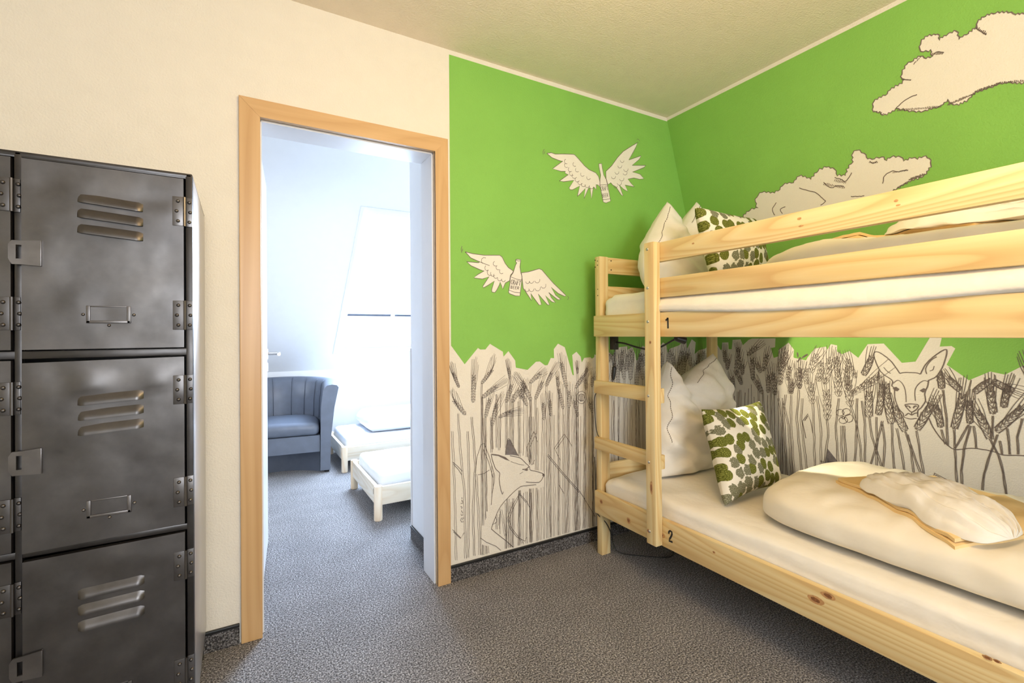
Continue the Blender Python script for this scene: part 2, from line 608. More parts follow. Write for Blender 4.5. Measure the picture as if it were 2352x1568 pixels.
WX0, WX1, WYA, WYB = 0.80, 1.72, 3.58, 4.80     # roof window: left, right, top and bottom edge
slope_piece(wf, XL, WX0, YF, YT)
slope_piece(wf, WX1, XR2, YF, YT)
slope_piece(wf, WX0, WX1, WYA, YT)
slope_piece(wf, WX0, WX1, YF, WYB)
wall_far = struct(wf.build('wall_far', 'wall2'))
struct(MB().box((XL - 0.1, YW2 - 0.1, HC), (XR2 + 0.1, YT + 0.02, HC + 0.12)).build('ceiling_far', 'wall2'))

# roof window: frame bars across the shaft, glass between
def sl(x, y, d):
    return Vector((x, y, slope_z(y))) + sn * d
def slope_bar(mb, x0, x1, ya, yb, d0, d1):
    mb.hexa([sl(x0, ya, d0), sl(x1, ya, d0), sl(x1, yb, d0), sl(x0, yb, d0)], [sl(x0, ya, d1), sl(x1, ya, d1), sl(x1, yb, d1), sl(x0, yb, d1)])
wfr = MB()
slope_bar(wfr, WX0 + 0.001, WX0 + 0.055, WYA, WYB, 0.05, 0.14)
slope_bar(wfr, WX1 - 0.055, WX1 - 0.001, WYA, WYB, 0.05, 0.14)
slope_bar(wfr, WX0 + 0.055, WX1 - 0.055, WYA, WYA + 0.05, 0.05, 0.14)
slope_bar(wfr, WX0 + 0.055, WX1 - 0.055, WYB - 0.03, WYB, 0.05, 0.14)
window = struct(wfr.build('window_1', 'white_lacquer'))
wp = MB()
slope_bar(wp, WX0 + 0.05, WX1 - 0.05, WYA + 0.045, WYB - 0.025, 0.10, 0.106)
wp.build('pane', 'glass', window)
tr = MB()
slope_bar(tr, WX0 + 0.055, WX0 + 0.46, 4.462, 4.482, 0.07, 0.10)
slope_bar(tr, WX0 + 0.50, WX1 - 0.055, 4.462, 4.482, 0.07, 0.10)
tr.build('transom_bar', 'leather_dark', window)
# thin shadow-gap lining around the shaft
ln = MB()
for a in ((WX0 - 0.022, WX0, WYA - 0.016, WYB + 0.016), (WX1, WX1 + 0.022, WYA - 0.016, WYB + 0.016), (WX0, WX1, WYA - 0.016, WYA), (WX0, WX1, WYB, WYB + 0.016)):
    slope_bar(ln, a[0], a[1], a[2], a[3], -0.008, 0.0)
ln.build('lining', 'white_lacquer', window)

# ---- door frame and leaf
door = bpy.data.objects.new('door_1', None)
COL.objects.link(door)
door.location = (X0, YW, 0)
OFF['door_1'] = Vector(door.location)
struct(door)
CW, CT = 0.071, 0.014     # casing width and thickness
zt = ZD + CW - 0.006
MB().box((X0 - CW, YW - CT, 0), (X0, YW - 0.0005, zt), 0.003).build('casing', 'maple_z', door)
MB().box((X1, YW - CT, 0), (X1 + CW - 0.008, YW - 0.0005, zt), 0.003).build('casing', 'maple_z', door)
MB().prism([(X0 - CW + 0.0, zt), (X1 + CW - 0.008, zt), (X1 + 0.0, ZD - 0.002), (X0, ZD - 0.002)], 1, YW - CT - 0.0012, YW - 0.0007).build('casing_head', 'maple_x', door)
# lining: wooden nosing, dark seal groove, white reveal
for nm, mt, ya, yb, ins in (('lining_nosing', 'maple_z', YW - CT + 0.002, YW + 0.012, 0.000), ('seal', 'seal', YW + 0.012, YW + 0.020, -0.004), ('jamb', 'white_lacquer', YW + 0.020, YW2 + 0.010, 0.006)):
    MB().box((X0 - 0.022, ya, 0), (X0 + ins, yb, ZD), 0.0015).build(nm, mt, door)
    MB().box((X1 - ins, ya, 0), (X1 + 0.022, yb, ZD), 0.0015).build(nm, mt, door)
    MB().box((X0 - 0.02, ya, ZD - ins), (X1 + 0.02, yb, ZD + 0.021), 0.0015).build(nm if nm != 'jamb' else 'jamb_head', mt if mt != 'maple_z' else 'maple_x', door)
# leaf, opened into the next room, seen almost edge-on
hx, hy = 0.070, 2.232
ex, ey = 0.133, 2.955
dv = Vector((ex - hx, ey - hy, 0)).normalized()
dn = Vector((dv.y, -dv.x, 0))      # towards the opening
def leafp(a, n, z):
    return Vector((hx, hy, z)) + dv * a + dn * n
def leaf_box(mb, a0, a1, n0, n1, z0, z1):
    mb.hexa([leafp(a0, n0, z0), leafp(a1, n0, z0), leafp(a1, n1, z0), leafp(a0, n1, z0)], [leafp(a0, n0, z1), leafp(a1, n0, z1), leafp(a1, n1, z1), leafp(a0, n1, z1)])
LW = (Vector((ex, ey, 0)) - Vector((hx, hy, 0))).length
m = MB(); leaf_box(m, 0, LW, -0.04, 0, 0.012, 1.975)
leaf = m.build('door_leaf', 'white_lacquer', door)
m = MB(); leaf_box(m, LW - 0.075, LW - 0.030, 0, 0.007, 1.02, 1.075)
m.tube([leafp(LW - 0.052, 0.005, 1.05), leafp(LW - 0.052, 0.052, 1.05), leafp(LW - 0.060, 0.060, 1.05), leafp(LW - 0.17, 0.062, 1.048)], 0.0085)
leaf_box(m, LW - 0.075, LW - 0.030, 0, 0.007, 0.955, 1.0)
m.build('door_handle', 'chrome', leaf, angle=0.6)
m = MB()
for z in (0.25, 1.75):
    m.tube([leafp(-0.008, 0.004, z), leafp(-0.008, 0.004, z + 0.08)], 0.008)
m.build('hinge', 'chrome', leaf, angle=0.6)

# ================================================================== MURALS (flat paint on the two walls)
class Art:
    """flat drawing on one wall. Points are picked on the photograph and laid on the wall plane they belong to."""
    def __init__(s, wall):
        s.wall = wall
        s.v, s.f, s.m = [], [], []
        s.unit = 0.00212 if wall == 'left' else 0.0028
        s.masks = []

    def flat(s, p):
        if s.wall == 'left':
            q = on_left(*p)
            return (q.x, q.z)
        q = on_right(*p)
        return (-q.y, q.z / SUP.z)

    def room(s, q, off):
        if s.wall == 'left':
            return Vector((q[0], YW - off, q[1]))
        return Vector((xb, -q[0], 0)) + SUP * q[1] + SN * off

    def poly(s, pts, mat, off, flat=False):
        q = pts if flat else [s.flat(p) for p in pts]
        tri = tessellate_polygon([[Vector((a, b, 0)) for a, b in q]])
        n = len(s.v)
        s.v += [s.room(a, off) for a in q]
        for t in tri:
            s.f.append([n + i for i in t])
            s.m.append(mat)

    def masked(s, p):
        for poly in s.masks:
            c = False
            j = len(poly) - 1
            for i in range(len(poly)):
                if (poly[i][1] > p[1]) != (poly[j][1] > p[1]) and p[0] < (poly[j][0] - poly[i][0]) * (p[1] - poly[i][1]) / (poly[j][1] - poly[i][1]) + poly[i][0]:
                    c = not c
                j = i
            if c:
                return True
        return False

    def line(s, pts, w=1.6, off=0.0016, mat=1, taper=0.0, jit=0.0, use_mask=False):
        if jit:
            pts = [(x + random.uniform(-jit, jit), y + random.uniform(-jit, jit)) for x, y in pts]
        if use_mask and s.masks:
            run = []
            for p in pts:
                if s.masked(p):
                    if len(run) > 1:
                        s.line(run, w, off, mat, taper)
                    run = []
                else:
                    run.append(p)
            pts = run
            if len(pts) < 2:
                return
        q = [Vector(s.flat(p)) for p in pts]
        n0 = len(s.v)
        k = len(q)
        for i, p in enumerate(q):
            t = q[min(i + 1, k - 1)] - q[max(i - 1, 0)]
            if t.length < 1e-9:
                t = Vector((1, 0))
            t.normalize()
            hw = w * s.unit / 2
            if taper:
                hw *= 1 - taper * i / (k - 1)
            nn = Vector((-t.y, t.x)) * hw
            s.v.append(s.room(p + nn, off))
            s.v.append(s.room(p - nn, off))
        for i in range(k - 1):
            a = n0 + 2 * i
            s.f.append([a, a + 1, a + 3, a + 2])
            s.m.append(mat)

    def ear(s, base, tip, w, awn=None, awns=6, n=None, lw=1.1, bend=0.0, outline=False):
        B, T = Vector(base), Vector(tip)
        d = T - B
        L = d.length
        side = Vector((-d.y, d.x)).normalized()
        C = (B + T) / 2 + side * bend
        def ax(t):
            return B * (1 - t) ** 2 + C * (2 * t * (1 - t)) + T * t * t
        def tg(t):
            return ((C - B) * (1 - t) + (T - C) * t).normalized()
        n = n or max(5, int(L / (w * 0.62)))
        for i in range(n):
            t = (i + 0.4) / n
            p, g = ax(t), tg(t)
            pr = Vector((-g.y, g.x))
            ww = w * (0.62 + 0.75 * t - 0.95 * t * t + 0.12)
            for sd in (-1, 0, 1):
                if sd == 0 and (i % 2 or outline or w < 9.5):
                    continue
                c = p + pr * sd * ww * 0.33 + g * (0.25 * L / n if sd == 0 else 0)
                dr = (g + pr * sd * 0.55).normalized()
                pp = Vector((-dr.y, dr.x))
                kl, kw = L / n * 0.72, ww * 0.17
                loop = []
                for a in range(7):
                    th = 2 * pi * a / 6 + 0.4
                    q = c + dr * cos(th) * kl + pp * sin(th) * kw
                    loop.append((q.x + random.uniform(-.25, .25), q.y + random.uniform(-.25, .25)))
                s.line(loop, lw, use_mask=True)
        if outline:
            for sd in (-1, 1):
                pts = []
                for i in range(8):
                    t = i / 7
                    p, g = ax(t), tg(t)
                    ww = w * (0.62 + 0.75 * t - 0.95 * t * t + 0.12)
                    q = p + Vector((-g.y, g.x)) * sd * ww * 0.62
                    pts.append((q.x, q.y))
                s.line(pts, lw, use_mask=True)
        if awns:
            A = Vector(awn) if awn is not None else T + tg(1) * L * 0.55
            for i in range(awns):
                u = i / max(1, awns - 1)
                sd = (u - 0.5) * 2
                t0 = 1 - 0.75 * abs(sd) * random.uniform(0.7, 1.0)
                p, g = ax(t0), tg(t0)
                pr = Vector((-g.y, g.x))
                st = p + pr * sd * w * 0.42
                gA = (A - T)
                pA = Vector((-gA.y, gA.x)).normalized()
                en = A + pA * sd * w * random.uniform(0.7, 1.25) - gA * abs(sd) * random.uniform(0.1, 0.45)
                mid = (st + en) / 2 + pr * sd * w * 0.16 + g * 2
                s.line([(st.x, st.y), ((st.x + mid.x) / 2, (st.y + mid.y) / 2), (mid.x, mid.y), (en.x, en.y)], lw * 1.1, taper=0.4, use_mask=True)

    def stem(s, pts, gap=3.2, lw=1.2, steps=14):
        P = [Vector(p) for p in pts]
        tot = sum((P[i + 1] - P[i]).length for i in range(len(P) - 1))
        out = []
        for i in range(len(P) - 1):
            k = max(2, int(steps * (P[i + 1] - P[i]).length / max(tot, 1)))
            for j in range(k):
                out.append(P[i].lerp(P[i + 1], j / k))
        out.append(P[-1])
        ph = random.uniform(0, 6)
        for sd in ((-0.5, 0.5) if gap else (0,)):
            s.line([(p.x + sd * gap + 0.5 * sin(p.y * 0.11 + ph + sd) + random.uniform(-.35, .35), p.y) for p in out], lw * random.uniform(0.8, 1.25), use_mask=True)

    def build(s, name, mats, parent):
        return obj(name, s.v, s.f, None, parent, mats=mats, fm=s.m)


def sm(P, k=5):
    """hand-drawn curve through the points"""
    P = [Vector(p) for p in P]
    if len(P) < 3:
        return [tuple(p) for p in P]
    out, n = [], len(P)
    for i in range(n - 1):
        p0, p1, p2, p3 = P[max(i - 1, 0)], P[i], P[i + 1], P[min(i + 2, n - 1)]
        for j in range(k):
            t = j / k
            q = 0.5 * ((2 * p1) + (p2 - p0) * t + (2 * p0 - 5 * p1 + 4 * p2 - p3) * t * t + (3 * p1 - p0 - 3 * p2 + p3) * t ** 3)
            out.append((q.x + random.uniform(-.2, .2), q.y + random.uniform(-.2, .2)))
    return out + [tuple(P[-1])]


def crop(ox, oy, sc):
    return lambda L: [(ox + x * sc, oy + y * sc) for x, y in L]


cA = crop(1030, 780, 350 / 2352)
cB = crop(1030, 990, 350 / 1715)
cW1 = crop(1240, 310, 250 / 2306)
cW2 = crop(1050, 560, 260 / 2352)
cP = crop(1360, 760, 160 / 1792)
cF = crop(1380, 770, 280 / 1568)
cE = crop(1640, 770, 220 / 2156)
cD = crop(1680, 760, 672 / 2352)
cG = crop(1680, 0, 672 / 2026)
INK = ['mural_white', 'ink', 'ink_grey', 'green']
OG, OW = 0.0005, 0.0010       # paint layers: green, then cream, then ink

# ---- green fields
sky_left = cA([(40, 90), (250, 378), (455, 125), (490, 150), (570, 150), (640, 62), (840, 185), (850, 260), (925, 175), (1030, 320), (1040, 430), (1220, 465), (1350, 340), (1410, 335), (1490, 395), (1530, 390), (1580, 280), (1630, 285), (1625, 145), (1690, 60), (1795, 115), (1915, 540), (1935, 550), (1910, 235), (1975, 185), (2040, 260), (2058, 350), (2095, 280), (2190, 268), (2212, 292), (2250, 268)])
sky_left += cP([(60, 600), (250, 700), (350, 565), (400, 540), (460, 560), (510, 630), (540, 620), (610, 440), (740, 410), (900, 390), (915, 480), (1030, 410), (1110, 600), (1130, 750), (1170, 750), (1290, 380), (1400, 420)])
sky_left += cF([(700, 170), (730, 250), (760, 240), (760, 140), (800, 90), (840, 120), (860, 230), (890, 170), (1000, 130), (1040, 100), (1050, 50), (1090, 45), (1110, 170), (1170, 50), (1220, 90), (1205, 240), (1260, 190), (1340, 170), (1400, 120)])
a = Art('left')
q = [a.flat(p) for p in sky_left]
zt_, zg = HC - 0.022, q[-1][1]
xs_ = lambda z: XC + SL * (HC - z) - 0.0004
q = [(a.flat((1032.5, 300))[0], zt_)] + q + [(xs_(zg), zg), (xs_(zt_), zt_)]
a.poly(q, 3, OG, flat=True)
a.build('green_paint', INK, wall_left)

sky_right = cE([(40, 60), (50, 170), (150, 330), (180, 310), (185, 160), (325, 155), (330, 310), (400, 310), (420, 100), (600, 90), (650, 220), (780, 100), (860, 70), (1385, 65), (1375, 265), (1280, 285), (1345, 505), (1450, 470), (1450, 330), (1680, 160), (1800, 320), (1790, 490)])
sky_right += cD([(505, 215), (600, 235), (610, 215), (670, 140), (760, 125), (770, 150), (800, 105), (850, 115), (850, 165), (890, 185), (950, 160), (1020, 215), (1095, 105), (1225, 100), (1370, 255), (1480, 245), (1590, 60), (1610, 20), (1680, 15), (1690, 60), (1675, 125), (1770, 120), (1800, 140), (1730, 270), (1910, 395), (2080, 325), (2200, 350), (2352, 275), (2600, 180), (2800, 320), (3000, 250)])
a = Art('right')
q = [a.flat(p) for p in sky_right]
e = (-(YW - 0.0004))
q = [(e, q[0][1])] + q + [(1.6, q[-1][1]), (1.6, (HC - 0.017) / SUP.z), (e, (HC - 0.017) / SUP.z)]
a.poly(q, 3, OG, flat=True)
a.build('green_paint', INK, wall_right)

# ---- two winged bottles
LET = {'C': [[(.9, .85), (.5, 1), (.1, .7), (.1, .3), (.5, 0), (.9, .15)]], 'R': [[(.1, 0), (.1, 1), (.7, 1), (.85, .75), (.6, .52), (.1, .5)], [(.45, .5), (.9, 0)]],
       'A': [[(0, 0), (.5, 1), (1, 0)], [(.2, .4), (.8, .4)]], 'F': [[(.15, 0), (.15, 1), (.9, 1)], [(.15, .55), (.7, .55)]], 'T': [[(.5, 0), (.5, 1)], [(0, 1), (1, 1)]],
       'B': [[(.1, 0), (.1, 1), (.6, 1), (.8, .78), (.55, .54), (.1, .52)], [(.55, .54), (.9, .3), (.6, 0), (.1, 0)]], 'E': [[(.9, 1), (.15, 1), (.15, 0), (.9, 0)], [(.15, .52), (.75, .52)]]}


def word(art, txt, o, rx, up, w):
    """lettering: o lower left corner, rx vector of one letter's advance, up vector of its height"""
    for i, ch in enumerate(txt):
        for st in LET[ch]:
            art.line([(o[0] + rx[0] * (i + x * 0.78) + up[0] * y, o[1] + rx[1] * (i + x * 0.78) + up[1] * y) for x, y in st], w)


def winged(cv, wings, bottle, lines, scallops, ticks, words, sc):
    a = Art('left')
    for w in wings + [bottle]:
        a.poly(cv(w), 0, OW if w is not bottle else OW + 0.0003)
        a.line(cv(w + [w[0]]), 1.5, jit=0.0)
    for l in lines:
        a.line(cv(l), 1.2)
    for (x, y, r, ang) in scallops:
        pts = []
        for k in range(5):
            t = ang + pi * k / 4
            pts.append((x + r * cos(t), y + r * 1.15 * sin(t)))
        a.line(cv(pts), 1.15)
    for t in ticks:
        a.line(cv(t), 1.2)
    for (t, o, rx, up, w) in words:
        o2 = cv([o])[0]
        word(a, t, o2, (rx[0] * sc, rx[1] * sc), (up[0] * sc, up[1] * sc), w)
    a.build('winged_bottle_drawing', INK, wall_left)


sca1 = [(560, 560, 45, 1.2), (560, 640, 45, 1.0), (640, 730, 45, 0.9), (670, 810, 50, .8), (730, 860, 55, .6), (790, 940, 50, .5), (850, 1000, 50, .4), (920, 1040, 50, .3), (1000, 1060, 50, .2), (1090, 1090, 45, .1),
        (735, 620, 40, 1.0), (790, 740, 40, .8), (900, 830, 42, .6), (1030, 900, 42, .4),
        (1740, 540, 40, .1), (1690, 650, 45, -.1), (1630, 780, 45, -.1), (1555, 880, 45, -.1), (1820, 720, 50, -.1), (1800, 800, 45, -.3), (1730, 920, 50, -.2), (1680, 1010, 50, -.2), (1600, 1080, 40, 0)]
winged(cW1,
       [[(145, 390), (240, 375), (320, 405), (520, 404), (710, 410), (740, 425), (820, 510), (940, 650), (1040, 735), (1180, 800), (1240, 880), (1270, 1000), (1265, 1100), (1230, 1060), (1190, 1050), (1190, 1160), (1150, 1110), (1130, 1110), (1090, 1350), (1060, 1120), (1030, 1120), (930, 1350), (960, 1130), (830, 1270), (790, 1300), (840, 1080), (690, 1160), (640, 1160), (615, 1120), (720, 960), (500, 990), (410, 975), (600, 840), (530, 810), (540, 770), (440, 770), (265, 715), (480, 555), (400, 540), (250, 480)],
        [(1395, 770), (1520, 650), (1640, 480), (1760, 350), (1900, 260), (2060, 165), (2030, 260), (1960, 390), (1880, 530), (2140, 440), (2100, 520), (1950, 645), (2240, 645), (2200, 690), (1960, 785), (2120, 830), (2200, 925), (2110, 940), (1990, 910), (1860, 935), (1920, 1010), (2000, 1100), (1800, 1060), (1860, 1195), (1770, 1150), (1680, 1060), (1760, 1290), (1720, 1270), (1610, 1100), (1540, 1060), (1500, 1010), (1440, 1050), (1400, 930)]],
       [(1245, 610), (1305, 605), (1320, 700), (1350, 850), (1400, 940), (1430, 1050), (1495, 1400), (1400, 1440), (1340, 1420), (1270, 1070), (1270, 950), (1285, 850), (1250, 680)],
       [[(1270, 1062), (1350, 1055), (1430, 1045)], [(1325, 1370), (1410, 1365), (1490, 1345)]], sca1,
       [[(90, 300), (65, 350), (70, 415)], [(105, 345), (95, 375), (98, 405)], [(2050, 90), (2090, 95), (2115, 135)], [(2060, 150), (2085, 165)]],
       [('CRAFT', (1296, 1185), (31, -4), (-14, -92), 1.3), ('BEER', (1325, 1325), (32, -4), (-12, -78), 1.3)], 250 / 2306)
sca2 = [(560, 350, 60, 2.2), (620, 500, 50, 1.0), (680, 590, 60, .9), (740, 620, 50, .6), (800, 660, 50, .7), (880, 720, 45, .4), (960, 740, 42, .3), (790, 410, 45, 1.2), (850, 490, 45, 1.0), (920, 570, 45, .8),
        (1460, 780, 40, 0), (1540, 770, 45, 0), (1660, 750, 55, -.3), (1450, 940, 45, .1), (1540, 930, 55, 0), (1670, 910, 60, -.2), (1790, 860, 55, -.4)]
winged(cW2,
       [[(165, 165), (330, 205), (560, 235), (880, 235), (930, 270), (1000, 410), (1060, 490), (1160, 560), (1150, 600), (1105, 650), (1090, 760), (1040, 790), (1000, 810), (945, 940), (920, 870), (890, 790), (870, 860), (820, 960), (780, 1010), (720, 1000), (715, 950), (770, 770), (640, 860), (545, 910), (530, 880), (660, 680), (520, 730), (345, 705), (420, 640), (560, 560), (480, 540), (280, 450), (195, 370), (440, 390), (470, 375), (280, 290)],
        [(1330, 600), (1480, 580), (1700, 515), (1760, 540), (1860, 660), (1990, 810), (2260, 1070), (2230, 1090), (2100, 1030), (1950, 900), (2040, 1060), (2150, 1150), (2090, 1160), (1900, 1010), (1950, 1110), (2040, 1220), (1960, 1200), (1830, 1070), (1920, 1270), (1870, 1260), (1680, 1040), (1750, 1260), (1700, 1270), (1560, 1080), (1530, 1030), (1545, 1180), (1440, 1020), (1370, 920), (1350, 740)]],
       [(1215, 325), (1260, 318), (1320, 330), (1310, 400), (1300, 480), (1320, 600), (1345, 680), (1330, 850), (1300, 1080), (1210, 1080), (1080, 1030), (1065, 1000), (1090, 850), (1105, 680), (1160, 600), (1210, 440), (1235, 395), (1215, 370)],
       [[(1105, 680), (1220, 730), (1345, 750)], [(1075, 960), (1190, 1005), (1310, 1015)], [(1215, 335), (1265, 355), (1318, 350)]], sca2,
       [[(100, 45), (80, 100), (95, 185)], [(115, 100), (108, 150)], [(2290, 1080), (2315, 1120), (2290, 1165)], [(470, 375), (560, 410), (670, 450)]],
       [('CRAFT', (1108, 835), (42, 7), (14, -95), 1.7), ('BEER', (1105, 925), (46, 6), (10, -58), 1.5)], 260 / 2352)

# ---- wheat field with the fox, door wall
fox_head = cB([(480, 255), (640, 262), (690, 260), (780, 278), (860, 345), (915, 420), (1065, 475), (1085, 520), (1050, 575), (985, 605), (820, 630), (690, 725), (615, 800), (570, 870), (510, 1020), (485, 1095), (560, 1140), (640, 1225), (600, 1330), (430, 1250), (360, 1200), (480, 830), (520, 540)])
a = Art('left')
a.masks = [fox_head]
a_base = lambda x: 1293 - 0.26 * (x - 1034)
ears = [((160, 730), (65, 500), 45, (40, 330)), ((260, 1150), (75, 930), 58, (65, 740)), ((380, 960), (390, 540), 62, (420, 260)), ((510, 670), (680, 460), 52, (700, 210)), ((520, 890), (750, 710), 60, (930, 600)), ((570, 1190), (640, 900), 55, None), ((670, 1320), (740, 990), 58, (850, 800)),
        ((780, 1190), (970, 1105), 58, (1170, 1090)), ((950, 600), (925, 430), 40, (905, 285)), ((890, 960), (980, 680), 58, None), ((980, 960), (1100, 750), 62, None), ((1210, 1010), (1140, 850), 55, None), ((1270, 930), (1130, 640), 62, (1010, 500)), ((1260, 660), (1420, 510), 58, (1520, 450)),
        ((1340, 910), (1450, 640), 52, None), ((1510, 710), (1590, 500), 50, (1700, 335)), ((1820, 740), (1740, 340), 56, (1740, 190)), ((1470, 1230), (1460, 960), 48, None), ((1580, 1170), (1560, 920), 48, None), ((1770, 1060), (1700, 760), 50, (1730, 640)), ((1960, 740), (2080, 560), 52, (2230, 430)),
        ((1990, 520), (1985, 420), 32, (1980, 310)), ((1990, 1180), (1950, 930), 50, None), ((2120, 760), (2120, 600), 38, (2130, 480)), ((2210, 720), (2230, 560), 44, None), ((1860, 1040), (1860, 780), 50, None), ((2220, 1120), (2190, 960), 46, None), ((1690, 720), (1680, 560), 40, None), ((2100, 560), (2140, 430), 34, (2170, 330)), ((1100, 900), (1180, 700), 50, None)]
for B_, T_, w_, aw in ears:
    b_, t_ = cA([B_])[0], cA([T_])[0]
    a.ear(b_, t_, w_ * 0.1488, cA([aw])[0] if aw else None, awns=7 if aw else 5, lw=0.8)
    if b_[0] > 1100:
        a.stem([b_, (b_[0] + random.uniform(-3, 4), a_base(b_[0]))], 3.0, 0.9, 16)
for L in ([(40, 0), (60, 400), (75, 900), (85, 1450)], [(105, -200), (140, 300), (180, 700), (190, 1430)], [(215, 0), (230, 500), (225, 900), (220, 1420)], [(260, -160), (290, 200), (300, 400), (275, 900), (290, 1400)], [(310, 480), (335, 900), (350, 1390)], [(400, -150), (410, 100), (420, 500), (425, 900), (445, 1370)], [(480, -160), (484, 240)], [(590, 880), (640, 1180)], [(690, 270), (690, 720)], [(670, 760), (660, 1310)], [(800, 630), (805, 1200), (830, 1260)]):
    a.stem(cB(L), 3.6, 0.95, 20)
x = 1140.0
while x < 1372:
    y0 = random.uniform(880, 960) if x > 1180 else 905
    x2 = x + random.uniform(-4, 4)
    a.stem([(x, y0), ((x + x2) / 2 + random.uniform(-2, 2), 1080), (x2, a_base(x2))], random.choice((0, 2.6, 3.2)), 0.9, 22)
    x += random.uniform(6.0, 13.0) * (1.25 if x < 1230 else 0.95)
# behind the ladder
x = 1392.0
while x < 1640:
    yb_ = random.uniform(862, 910)
    yt_ = yb_ - random.uniform(40, 62)
    a.ear((x, yb_), (x + random.uniform(-8, 8), yt_), 9, awns=5, lw=0.9)
    a.stem([(x, yb_), (x + random.uniform(-4, 4), 1200)], random.choice((0, 2.8)), 0.9, 16)
    a.ear((x + 5, random.uniform(830, 852)), (x + 5 + random.uniform(-6, 6), random.uniform(800, 815)), 8, awns=4, lw=0.9)
    x += random.uniform(11, 15)
for _ in range(14):
    x = random.uniform(1392, 1480)
    a.stem([(x, random.uniform(900, 930)), (x + random.uniform(-3, 3), 1100)], 0, 0.9, 12)
# bent blades
for L in ([(365, 150), (320, 290), (300, 470)], [(365, 150), (400, 135), (460, 290), (520, 500), (515, 560), (490, 700), (480, 830)], [(390, 200), (450, 340), (500, 520)], [(330, 490), (400, 475), (460, 435)], [(45, 345), (100, 390), (155, 450)], [(55, 370), (110, 430), (150, 490)], [(45, 1105), (140, 1200), (175, 1140)], [(55, 1130), (135, 1205)],
          [(800, 700), (720, 830), (660, 980), (690, 1090), (770, 1190), (860, 1235), (880, 1190)], [(790, 740), (730, 860), (680, 990), (710, 1090), (790, 1190)], [(800, 700), (880, 790), (915, 860)], [(800, 715), (870, 800)], [(1120, 260), (1300, 480), (1480, 680), (1650, 960)], [(1110, 275), (1290, 490), (1470, 690)],
          [(960, 0), (880, 180), (900, 320), (940, 380), (970, 320)], [(985, 20), (915, 180), (930, 320)], [(960, 0), (1000, 120)], [(1300, 30), (1190, 190), (1230, 270), (1260, 330)], [(1310, 60), (1210, 200)], [(1300, 30), (1350, 100), (1390, 170)], [(1240, 600), (1300, 700)], [(360, 1200), (430, 1250), (530, 1290), (590, 1340)]):
    a.line(cB(L), 1.2, use_mask=False)
# poppy
for r_, k in ((85, 9), (50, 7)):
    a.line(cA([(2050 + r_ * cos(t * 2 * pi / k) * random.uniform(.85, 1.1), 890 + r_ * 1.15 * sin(t * 2 * pi / k)) for t in range(k + 1)]), 1.2)
for t in range(5):
    a.line(cA([(2020 + t * 14, 900 - 60), (2030 + t * 9, 950)]), 1.0)
a.build('wheat_drawing', INK, wall_left)

a = Art('left')
a.poly(cB([(640, 265), (645, 200), (665, 95), (690, 95), (740, 190), (785, 275), (720, 265)]), 2, OW + 0.0003)
a.poly(cB([(480, 252), (560, 262), (640, 290), (692, 335), (640, 318), (560, 278), (490, 268)]), 1, OW + 0.0004)
for L, w in (([(640, 265), (645, 200), (665, 95), (690, 95), (740, 190), (785, 275)], 1.4), ([(480, 260), (495, 330), (530, 420), (575, 470), (570, 540), (585, 640), (605, 705), (615, 680)], 1.6), ([(690, 275), (800, 298), (860, 350), (910, 400), (920, 435), (1000, 455), (1060, 475), (1080, 495)], 1.6),
             ([(1060, 475), (1075, 500), (1060, 520), (1045, 550), (1010, 575), (930, 575), (870, 570)], 1.6), ([(985, 600), (900, 610), (820, 620), (760, 660), (690, 725), (620, 800), (570, 870), (530, 960), (500, 1040), (485, 1090), (500, 1115), (650, 1235), (730, 1305)], 1.5), ([(830, 430), (870, 425), (905, 400)], 2.2), ([(700, 340), (790, 370), (850, 380)], 1.0), ([(490, 1050), (540, 1020), (530, 960)], 1.0), ([(800, 480), (840, 455)], 0.9)):
    a.line(sm(cB(L)), w)
a.poly(cB([(850, 440), (880, 424), (898, 430), (884, 446)]), 1, OW + 0.0005)
a.poly(cB([(1058, 480), (1080, 492), (1072, 512), (1056, 500)]), 1, OW + 0.0005)
a.build('fox_drawing', INK, wall_left)

a = Art('left')
cS = crop(1040, 1130, 60 / 1176)
for L in ([(500, 1160), (370, 1170), (340, 1250), (390, 1340), (480, 1320)], [(395, 1230), (440, 1225), (420, 1250)], [(360, 975), (385, 1045), (435, 1035), (445, 975)], [(380, 820), (415, 880), (445, 940)], [(345, 640), (410, 660), (425, 700), (375, 735)], [(350, 490), (430, 515), (435, 430), (400, 370)], [(395, 230), (415, 270), (405, 300)], [(400, 350), (430, 400)]):
    a.line(cS(L), 1.2)
a.build('signature', INK, wall_left)

